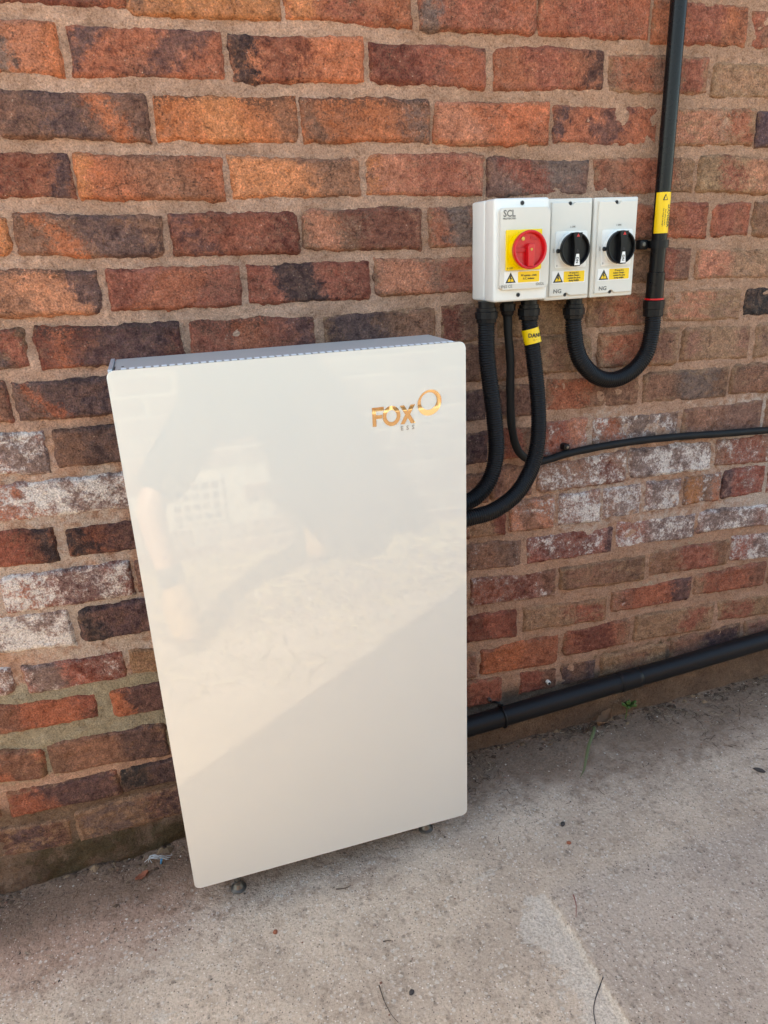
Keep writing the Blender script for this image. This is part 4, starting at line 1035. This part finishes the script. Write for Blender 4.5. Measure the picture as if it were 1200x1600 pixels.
BM().lathe([(0, .0036), (.0012, .0034), (.0016, .0016)], (0, -1, 0), (.8690, -.020, .8335), 12).build('nail_head', M['steel'], cc)

# ---- drain pipe along the foot of the wall
dp = tag(empty('drain_pipe', (1.2, -.045, .16)), 'thick black drain pipe running low along the foot of the wall', 'pipe')
P, t = resample(np.array([(.20, -.048, .134), (.62, -.048, .1590), (1.53, -.046, .2070), (2.6, -.046, .262), (3.4, -.046, .30)]), .03)
link('pipe', tube_mesh('pipe', P, .0250, 28), dp, M['drain'])
P2, t = resample(np.array([(1.035, -.047, .1810), (1.10, -.047, .1845)]), .01)
link('pipe_socket', tube_mesh('pipe_socket', P2, .0262, 28), dp, M['drain'])
st = tag(empty('pipe_strap', (.700, -.05, .16)), 'thin black strap with a hooked loop round the low drain pipe', 'strap')
q = np.linspace(0, 2 * math.pi, 40); ax = np.array([.91, 0, .048]); ax /= np.linalg.norm(ax); c0 = np.array([.700, -.048, .1632]); e1 = np.array([0, -1., 0]); e2 = np.cross(ax, e1); e2 *= np.sign(e2[2])
sp = np.array([c0 + .0265 * (math.cos(a) * e1 + math.sin(a) * e2) for a in q])
bandm = tube_mesh('strap_band', sp, .0028, 8, False); link('strap_band', bandm, st, M['black'])
lp = spline([(.7010, -.040, .1895), (.6990, -.050, .2000), (.6900, -.056, .2090), (.6830, -.052, .2130), (.6790, -.042, .2080), (.6800, -.030, .1980), (.6830, -.016, .1930)], 8)
link('strap_hook', tube_mesh('strap_hook', lp, .0030, 8), st, M['black'])
BM().lathe([(0, .0045), (.014, .0045), (.015, .003)], (0, -1, 0), (.6835, 0, .193), 12).build('wall_pin', M['steel'], st)
pg = tag(empty('wall_plug', (.853, -.008, .190)), 'small white plastic plug sticking out of the wall above the drain pipe', 'plug')
BM().lathe([(0, .0055), (.010, .0055), (.0112, .0045)], (0, -1, 0), (.853, 0, .2010), 16).build('plug_rim', M['encl_warm'], pg)
BM().lathe([(0, .0035), (.0005, .0035)], (0, -1, 0), (.853, -.0113, .2010), 14).build('plug_hole', M['dark'], pg)

# ================================================================== SMALL THINGS ON THE GROUND
gz = lambda x, y: float(ground_z(np.array([x]), np.array([y]))[0])
def scatter(name, n, place, shape, mat, label, seed, cat=None):
    r = np.random.RandomState(seed); Vs, Fs, Cs = [], [], []; base = 0
    for _ in range(n):
        x, y = place(r); v, f, c = shape(r)
        z = gz_fast(x, y)
        v = v + np.array([x, y, z]); Vs.append(v); Fs += [tuple(base + k for k in q) for q in f]; Cs.append(np.tile(c, (len(v), 1))); base += len(v)
    me = mesh(name, np.vstack(Vs), Fs); vattr(me, 'col', np.vstack(Cs))
    o = link(name, me, None, mat, smooth=False); tag(o, label, kind='stuff')
    return o
_gx = np.arange(-.9, 2.3, .01); _gy = np.arange(-2.3, .03, .01)
_G = ground_z(*np.meshgrid(_gx, _gy, indexing='ij'))
def gz_fast(x, y):
    i = min(max(int((x + .9) / .01), 0), len(_gx) - 1); j = min(max(int((y + 2.3) / .01), 0), len(_gy) - 1)
    return _G[i, j]
OCT = [(0, 2, 4), (2, 1, 4), (1, 3, 4), (3, 0, 4), (2, 0, 5), (1, 2, 5), (3, 1, 5), (0, 3, 5)]
GC = [hexc(h) for h in ('b9ab9b', 'd8cec0', '8f7f72', '5a4a40', '7c5546', 'a08c7a', '4a3d36', '9a6a54')]
def stone(lo, hi):
    def f(r):
        s = lo * (hi / lo) ** (r.rand() ** 2.2); k = r.uniform(.7, 1.3, 6)
        v = np.array([(k[0], 0, 0), (-k[1], 0, 0), (0, k[2], 0), (0, -k[3], 0), (0, 0, k[4] * .7), (0, 0, -k[5] * .6)]) * s
        a = r.rand() * 6.28; c, sn = math.cos(a), math.sin(a); v[:, :2] = v[:, :2] @ np.array([[c, -sn], [sn, c]])
        return v, OCT, np.array(GC[r.randint(len(GC))]) * r.uniform(.7, 1.1)
    return f
def twiglet(lo, hi, rad, cols):
    def f(r):
        L = r.uniform(lo, hi); a = r.rand() * 6.28; n = 4; b = r.uniform(-.5, .5); P = []; th = a
        p = np.array([0., 0., rad * .8])
        for k in range(n + 1):
            P.append(p.copy()); p = p + L / n * np.array([math.cos(th), math.sin(th), r.uniform(-.05, .22) if k < n - 1 else -.1]); th += b
        V = []
        for k, q in enumerate(P):
            w = rad * (1 - .55 * k / n); d = np.array([-math.sin(a + b * k), math.cos(a + b * k), 0])
            V += [q + d * w, q - d * w * .6 + np.array([0, 0, w * .9]), q - d * w]
        F = [(3 * k + i, 3 * k + (i + 1) % 3, 3 * k + 3 + (i + 1) % 3, 3 * k + 3 + i) for k in range(n) for i in range(3)]
        return np.array(V), F, np.array(cols[r.randint(len(cols))]) * r.uniform(.7, 1.15)
    return f
def near_wall(r):
    while True:
        x = r.uniform(-.75, 1.9); d = r.exponential(.085)
        if d < .6 and not (-.07 < x < .5 and d < .02): return x, -d - .012
def anywhere(r): return r.uniform(-.65, 1.7), -r.uniform(.03, .95)
scatter('grit', 4200, near_wall, stone(.0007, .0034), M['grit'], 'loose grit and stone crumbs along the foot of the wall', 1)
scatter('grit', 2600, anywhere, stone(.0006, .0022), M['grit'], 'fine loose grit strewn over the concrete', 2)
TC = [hexc(h) for h in ('6a5645', '54443a', '8d7862', '4a3c32', 'a8937a')]
def litter_right(r):
    while True:
        x = r.uniform(.55, 1.8); d = r.exponential(.055)
        if d < .30 and fbm(np.array([x * 11]), np.array([d * 11]), 77, 2)[0] > r.uniform(-.12, .16): return x, -d - .02
def litter_left(r): return r.uniform(-.6, .05), -r.exponential(.05) - .03
scatter('plant_litter', 1100, litter_right, twiglet(.006, .026, .0009, TC), M['litter'], 'dry twiglets and plant litter below the drain pipe', 3)
scatter('plant_litter', 160, litter_left, twiglet(.006, .024, .0007, TC), M['litter'], 'sparse dry litter at the left foot of the wall', 4)
SC = [hexc(h) for h in ('d8c08a', 'c8ae78', 'e2d2a6', 'a89068')]
def far_ok(r):
    while True:
        x, y = r.uniform(-.75, 1.95), (-2.12 + r.exponential(.3) if r.rand() < .5 else r.uniform(-2.1, -1.02))
        if -2.12 < y < -1.02: return x, y
scatter('straw', 3000, far_ok, twiglet(.02, .13, .0034, SC), M['litter'], 'sunlit straw mirrored in the glass front', 5)
RC = [hexc(h) for h in ('e2d8c6', 'cbbca4', 'b89f84', '6a5846', '8c7660')]
def rubble(r):
    v, f, c = stone(.004, .020)(r); return v, f, np.array(RC[r.randint(5)])
scatter('rubble', 900, far_ok, rubble, M['grit'], 'sunlit stone chips and rubble mirrored in the glass front', 8)
CC = [hexc(h) for h in ('5a483a', '6a5646', '4a3b30', '755f4d')]
def clod(r):
    v, f, c = stone(.0015, .008)(r); return v * np.array([1.2, .9, .6]), f, np.array(CC[r.randint(4)])
def crack_line(r): return (r.uniform(.62, 1.75) if r.rand() < .75 else r.uniform(-.6, -.08)), -.008 - r.exponential(.018)
scatter('soil_clods', 900, crack_line, clod, M['grit'], 'dark crumbly soil in the gap at the foot of the wall', 6)

KC = [hexc(h) for h in ('4a3a2e', '6e5a46', '8a7258', '57473a')]
def crumb(r):
    v, f, c = stone(.003, .013)(r); return v * np.array([1.3, 1, .7]), f, np.array(KC[r.randint(4)])
def foot_line(r): return (r.uniform(.58, 1.8) if r.rand() < .7 else r.uniform(-.62, -.06)), -.012 - r.exponential(.010)
scatter('mortar_crumbs', 240, foot_line, crumb, M['grit'], 'broken mortar crumbs packed along the foot of the wall', 9)

def pebble(x, y, s, mat, name, label, cat, seed):
    r = np.random.RandomState(seed); bm = bmesh.new(); bmesh.ops.create_icosphere(bm, subdivisions=2, radius=1)
    for v in bm.verts:
        k = 1 + .25 * (r.rand() - .5); v.co = Vector((v.co.x * s[0] * k, v.co.y * s[1] * k, v.co.z * s[2] * k))
    me = bpy.data.meshes.new(name); bm.to_mesh(me); bm.free(); o = link(name, me, None, mat); o.location = (x, y, gz(x, y) + s[2] * .6); o.rotation_euler.z = r.rand() * 3
    return tag(o, label, cat)
pebble(.733, -.292, (.0075, .005, .004), M['stone_dark'], 'pebble', 'dark pebble on the concrete right of the cabinet, uppermost of the loose stones', 'pebble', 1)
pebble(.719, -.342, (.0055, .0045, .0035), M['stone_red'], 'pebble', 'small reddish pebble just below the dark pebble right of the cabinet', 'pebble', 2)
pebble(.280, -.532, (.0062, .0045, .0030), M['stone_dark'], 'pebble', 'small dark pebble on the concrete at the bottom middle', 'pebble', 3)
pebble(1.275, -.305, (.014, .005, .005), M['stone_dark'], 'pebble', 'long dark stone at the right edge of the concrete', 'pebble', 4)
pebble(.065, -.322, (.005, .005, .0035), M['stone_red'], 'pebble', 'rust brown pebble on the concrete below the cabinet, left of middle', 'pebble', 5)
def twig(pts, rad, mat, label, name='twig'):
    P = [(x, y, gz(x, y) + rad * 1.1 + h) for x, y, h in pts]
    P, t = resample(spline(P, 8), .004)
    o = link(name, tube_mesh(name, P, rad * (1 - .6 * t / t[-1]), 7), None, mat)
    return tag(o, label, 'twig')
twig([(.656, -.463, .001), (.648, -.486, .003), (.634, -.509, .001)], .0013, M['twig_red'], 'thin reddish twig lying right of the pale cement strip')
twig([(.228, -.500, .001), (.228, -.530, .002), (.232, -.556, .001), (.240, -.575, 0)], .0010, M['twig'], 'thin dark curved twig at the bottom edge, left of the small pebble')
twig([(.262, -.418, .001), (.272, -.422, .004), (.280, -.424, .001)], .0013, M['twig'], 'short dark twig on the concrete below the cabinet')
twig([(.205, -.268, .002), (.222, -.274, .004), (.236, -.270, .001)], .0014, M['twig'], 'short bent twig just below the lower edge of the glass')
# crack across the pale strip: drawn as a thin dark tube
cr = [(.617, -.628), (.600, -.640), (.586, -.652), (.572, -.668), (.562, -.690), (.556, -.715), (.553, -.76)]
twig([(x, y, -.0006) for x, y in cr], .0011, M['stone_dark'], 'thin dark crack line running across the pale cement strip', 'root')

def blade(name, pts, wid, mat, label, cat, parent=None):
    P = spline(pts, 8); n = len(P); T = np.gradient(P, axis=0); V = []
    for i in range(n):
        s = np.cross(T[i], (0, 0, 1)); s /= np.linalg.norm(s) + 1e-9; w = wid * math.sin(math.pi * min(1, .25 + .75 * i / (n - 1))) ** .7
        V += [P[i] - s * w, P[i] + np.array([0, 0, -.35 * w]), P[i] + s * w]
    F = [(3 * i + k, 3 * i + k + 1, 3 * i + 4 + k, 3 * i + 3 + k) for i in range(n - 1) for k in range(2)]
    o = link(name, mesh(name, V, F), parent, mat)
    m = o.modifiers.new('thick', 'SOLIDIFY'); m.thickness = .0005
    if label: tag(o, label, cat)
    return o
g0 = gz(.93, -.06)
blade('grass_blade', [(.958, -.040, g0 + .004), (.962, -.060, g0 + .026), (.945, -.085, g0 + .030), (.915, -.112, g0 + .020), (.890, -.140, g0 + .008), (.872, -.160, gz(.872, -.16) + .004), (.846, -.182, gz(.846, -.182) + .003)], .0040, M['blade'], 'single long dull green grass blade drooping onto the concrete below the pipe', 'grass')
gs = tag(empty('dry_stems', (.955, -.05, gz(.955, -.05))), 'tuft of thin dry brown stems behind the grass blade', 'stems')
for k in range(7):
    a = random.uniform(-1, 1); x0 = .955 + random.uniform(-.02, .02); z0 = gz(x0, -.045)
    P, t = resample(spline([(x0, -.045, z0), (x0 + a * .012, -.052, z0 + .022), (x0 + a * .03, -.062, z0 + random.uniform(.028, .052))], 6), .004)
    link('stem', tube_mesh('stem', P, .0012 * (1 - .6 * t / t[-1]), 6), gs, M['twig'])
def leaf(name, c, L, W, tilt, yaw, mat, curl, parent=None):
    n, m = 9, 5; V = []
    for i in range(n):
        t = i / (n - 1); w = W * math.sin(math.pi * t) ** .8 * (1 + .18 * math.sin(t * 22))
        for j in range(m):
            s = j / (m - 1) * 2 - 1
            V.append((L * t, w * s, curl * L * (s * s * .5 + (t - .4) ** 2) + .05 * L * math.sin(5 * t + 3 * s)))
    F = [(i * m + j, (i + 1) * m + j, (i + 1) * m + j + 1, i * m + j + 1) for i in range(n - 1) for j in range(m - 1)]
    me = mesh(name, V, F); me.transform(Matrix.Translation(c) @ Matrix.Rotation(yaw, 4, 'Z') @ Matrix.Rotation(tilt, 4, 'Y'))
    o = link(name, me, parent, mat); md = o.modifiers.new('thick', 'SOLIDIFY'); md.thickness = .0006
    return o
tag(leaf('dead_leaf', (.985, -.045, gz(.99, -.045) + .012), .055, .016, R(-14), R(12), M['leaf_brown'], .5), 'crumpled brown dead leaf on the soil below the drain pipe', 'leaf')
tag(leaf('dead_leaf', (-.205, -.085, gz(-.2, -.085) + .003), .030, .008, 0, R(20), M['stone_red'], .3), 'small rust red dead leaf left of the cabinet', 'leaf')
wd = tag(empty('weed', (1.07, -.03, gz(1.07, -.03))), 'small green weed sprouting from the gap under the drain pipe', 'plant')
for k, (yw, tl, L) in enumerate(((-160, -35, .034), (-120, -25, .030), (-70, -30, .034), (-25, -35, .030), (-95, -65, .028), (-140, -60, .026))):
    leaf('leaf', (1.085, -.030, gz(1.085, -.03) + .040), L, .0075, R(tl), R(yw), M['leaf_green'], .25, wd)
P, t = resample(np.array([(1.085, -.026, gz(1.085, -.026) - .005), (1.086, -.028, gz(1.085, -.026) + .02), (1.085, -.03, gz(1.085, -.026) + .041)]), .004)
link('stem', tube_mesh('stem', P, .0014, 6), wd, M['leaf_green'])
sh = tag(empty('plastic_shred', (-.165, -.05, 0)), 'tangle of thin white plastic strands with a blue tip left of the cabinet', 'litter')
for k in range(7):
    a = k * .9; zz = gz(-.165, -.045) + .004
    pts = [(-.185 + .008 * k, -.045 - .004 * (k % 3), zz), (-.178 + .006 * math.cos(a) + .004 * k, -.050, zz + .012 + .006 * (k % 2)), (-.160 + .012 * math.sin(a), -.055, zz + .016), (-.148 + .004 * k, -.052 + .006 * math.cos(a), zz + .002)]
    P, t = resample(spline(pts, 8), .003); link('strand', tube_mesh('strand', P, .0007, 6), sh, M['wire'])
P, t = resample(np.array([(-.150, -.058, gz(-.15, -.058) + .003), (-.147, -.060, gz(-.15, -.058) + .016)]), .004)
link('blue_tip', tube_mesh('blue_tip', P, .0022, 8), sh, M['blue'])

# ================================================================== THE PHOTOGRAPHER (mirrored in the glass)
M['skin'] = mat_plain('skin', hexc('c89878'), .5, 0, .2, 400, .1)
M['cloth'] = mat_plain('dark_cotton', (.022, .022, .026), .9, 0, .4, 300, .2, .2)
M['boot'] = mat_plain('tan_suede', hexc('b08858'), .85, 0, .5, 250, .2, .2)
M['sock'] = mat_plain('grey_sock', hexc('4a4648'), .95, 0, .4, 300, .2, .2)
M['hair'] = mat_plain('dark_hair', hexc('2c221c'), .7, 0, .5, 200, .3)
M['sole'] = mat_plain('rubber_sole', hexc('5a4634'), .8)
def skin_obj(name, verts, edges, radii, mat, parent, sub=2, root=0):
    me = bpy.data.meshes.new(name); me.from_pydata(verts, edges, []); me.update()
    o = bpy.data.objects.new(name, me); COL.objects.link(o)
    sk = o.modifiers.new('skin', 'SKIN'); sk.use_smooth_shade = True
    for i, r in enumerate(radii):
        d = me.skin_vertices[0].data[i]; d.radius = (r, r) if not isinstance(r, tuple) else r; d.use_root = (i == root)
    sb = o.modifiers.new('sub', 'SUBSURF'); sb.levels = sub; sb.render_levels = sub
    dg = bpy.context.evaluated_depsgraph_get()
    nm = bpy.data.meshes.new_from_object(o.evaluated_get(dg)); bpy.data.objects.remove(o); nm.name = name
    nm.materials.clear()
    return link(name, nm, parent, mat)
per = tag(empty('person', (.25, -1.80, 0)), 'person in dark clothes and tan lace-up boots taking the photo, mirrored in the glass', 'person')
pel = (.27, -1.84, .80)
J = dict(pel=pel, spine=(.22, -1.85, .98), chest=(.17, -1.82, 1.18), neck=(.13, -1.78, 1.34), skull0=(.11, -1.75, 1.40), skull=(.10, -1.74, 1.49), crown=(.10, -1.75, 1.56),
         lsh=(.00, -1.83, 1.27), lel=(-.12, -1.68, 1.12), lwr=(-.075, -1.50, 1.24), rsh=(.33, -1.80, 1.26), rel=(.36, -1.62, 1.10), rwr=(.10, -1.50, 1.235),
         lhip=(.17, -1.82, .76), lkn=(-.10, -1.58, .46), lan=(-.04, -1.46, .10), lto=(-.02, -1.33, .035), rhip=(.37, -1.86, .76), rkn=(.50, -1.70, .42), ran=(.57, -1.98, .11), rto=(.55, -1.86, .035))
names = list(J); ix = {n: i for i, n in enumerate(names)}
E = [('pel', 'spine'), ('spine', 'chest'), ('chest', 'neck'), ('neck', 'skull0'), ('skull0', 'skull'), ('skull', 'crown'), ('chest', 'lsh'), ('lsh', 'lel'), ('lel', 'lwr'), ('chest', 'rsh'), ('rsh', 'rel'), ('rel', 'rwr'),
     ('pel', 'lhip'), ('lhip', 'lkn'), ('lkn', 'lan'), ('lan', 'lto'), ('pel', 'rhip'), ('rhip', 'rkn'), ('rkn', 'ran'), ('ran', 'rto')]
Rr = dict(pel=.125, spine=.12, chest=.13, neck=.055, skull0=.065, skull=.092, crown=.06, lsh=.06, lel=.042, lwr=.027, rsh=.06, rel=.042, rwr=.027, lhip=.09, lkn=.056, lan=.038, lto=.035, rhip=.09, rkn=.056, ran=.038, rto=.035)
verts = [J[n] for n in names]; edges = [(ix[a], ix[b]) for a, b in E]; radii = [Rr[n] for n in names]
# hands: palm and five fingers each, closed on the phone's edges
def hand(w, sgn):
    wi = ix[w]; base = np.array(J[w]); pz = np.array((0, 0, 1.0))
    px = 0.0 + sgn * .040; pc = (px + sgn * .020, -1.462, base[2] + .02)
    verts.append(pc); radii.append(.020); edges.append((wi, len(verts) - 1)); pi = len(verts) - 1
    for k in range(4):
        dz = .026 - .018 * k; L = (.9, 1.0, .95, .75)[k]
        a = (px + sgn * .016, -1.452, base[2] + .02 + dz); b_ = (px + sgn * .010, -1.440, base[2] + .02 + dz + .003); c_ = (px - sgn * .012 * L, -1.4395, base[2] + .02 + dz + .003)
        i0 = len(verts); verts.extend([a, b_, c_]); radii.extend([.0085, .008, .0068]); edges.extend([(pi, i0), (i0, i0 + 1), (i0 + 1, i0 + 2)])
    i0 = len(verts); verts.extend([(px + sgn * .012, -1.478, base[2] + .035), (px - sgn * .010, -1.474, base[2] + .050)]); radii.extend([.010, .008]); edges.extend([(pi, i0), (i0, i0 + 1)])
hand('lwr', -1); hand('rwr', 1)
body = skin_obj('body', verts, edges, radii, M['skin'], per, 2, 0)
fb = BM()
for sx in (-.030, .030):
    m_ = bmesh.ops.create_icosphere(fb.bm, subdivisions=2, radius=.011)
    for v in m_['verts']: v.co = v.co + Vector((.10 + sx, -1.662, 1.490))
fb.build('eyes', M['ink'], body)
BM().lathe([(0, .006), (.02, .012), (.035, .008)], (0, .55, -.85), (.10, -1.655, 1.485), 10).build('nose', M['skin'], body)
BM().box(.075, .125, -1.668, -1.655, 1.425, 1.434, .003).build('mouth', M['red_dark'], body)
for sx in (-1, 1): BM().box(.10 + sx * .088, .10 + sx * .102, -1.765, -1.735, 1.455, 1.515, .006).build('ear', M['skin'], body)
hb = BM(); m_ = bmesh.ops.create_icosphere(hb.bm, subdivisions=3, radius=1)
for v in m_['verts']:
    q = v.co.copy(); v.co = Vector((.10 + q.x * .104, -1.768 + q.y * .112, 1.525 + max(q.z, -.9) * .088 - (.05 if q.y < -.2 and q.z < 0 else 0)))
hb.build('hair', M['hair'], per)
def sub(keys, es, rs, name, mat):
    kk = list(keys); ii = {n: i for i, n in enumerate(kk)}
    return skin_obj(name, [keys[n] if isinstance(keys, dict) else J[n] for n in kk], [(ii[a], ii[b]) for a, b in es], rs, mat, per)
lerp = lambda a, b, t: tuple(np.array(J[a]) * (1 - t) + np.array(J[b]) * t)
K = dict(pel=J['pel'], spine=J['spine'], chest=J['chest'], nk=lerp('chest', 'neck', .75), lsh=J['lsh'], lel=J['lel'], lw=lerp('lel', 'lwr', .85), rsh=J['rsh'], rel=J['rel'], rw=lerp('rel', 'rwr', .85), hem=(.28, -1.84, .72))
sub(K, [('hem', 'pel'), ('pel', 'spine'), ('spine', 'chest'), ('chest', 'nk'), ('chest', 'lsh'), ('lsh', 'lel'), ('lel', 'lw'), ('chest', 'rsh'), ('rsh', 'rel'), ('rel', 'rw')], [.155, .155, .147, .152, .07, .078, .058, .042, .078, .058, .042][:11], 'jacket', M['cloth'])
K = dict(pel=pel, lhip=J['lhip'], lk=lerp('lhip', 'lkn', .95), rhip=J['rhip'], rk=J['rkn'], rc=lerp('rkn', 'ran', .75))
sub(K, [('pel', 'lhip'), ('lhip', 'lk'), ('pel', 'rhip'), ('rhip', 'rk'), ('rk', 'rc')], [.14, .115, .095, .115, .09, .075], 'trousers', M['cloth'])
for s, an, to, kn_ in (('l', 'lan', 'lto', 'lkn'), ('r', 'ran', 'rto', 'rkn')):
    K = dict(top=lerp(an, kn_, .30), an=J[an], heel=(J[an][0], J[an][1] - .03, .045), mid=lerp(an, to, .6), to=J[to])
    K['mid'] = (K['mid'][0], K['mid'][1], .052); K['to'] = (J[to][0], J[to][1], .040)
    bt = sub(K, [('top', 'an'), ('an', 'heel'), ('an', 'mid'), ('mid', 'to')], [.060, .062, .052, .058, .052], 'boot', M['boot'])
    P = spline([(J[an][0], J[an][1] - .06, .012), (J[an][0], J[an][1] + .03, .012), (J[to][0], J[to][1] + .02, .012)], 6)
    link('sole', tube_mesh('sole', P, .042, 12), bt, M['sole']).scale = (1, 1, .45)
    for q in range(4):
        c_ = np.array(lerp(an, to, .12 + .14 * q)) + np.array([0, .030 - .004 * q, .045 - .006 * q])
        P = spline([c_ + np.array([-.026, 0, -.006]), c_ + np.array([0, .008, .004]), c_ + np.array([.026, 0, -.006])], 5)
        link('lace', tube_mesh('lace', P, .0028, 6), bt, M['white_label'])
    link('sock', tube_mesh('sock', spline([lerp(an, kn_, .25), lerp(an, kn_, .42)], 4), .047, 14), per, M['sock'])
ph = BM().prism(rrect(-.037, .037, 1.205, 1.355, .008, 4), -1.446, -1.438, .001)
ph = ph.build('phone', M['black'], None); tag(ph, 'black phone held in both hands to take the photo', 'phone')
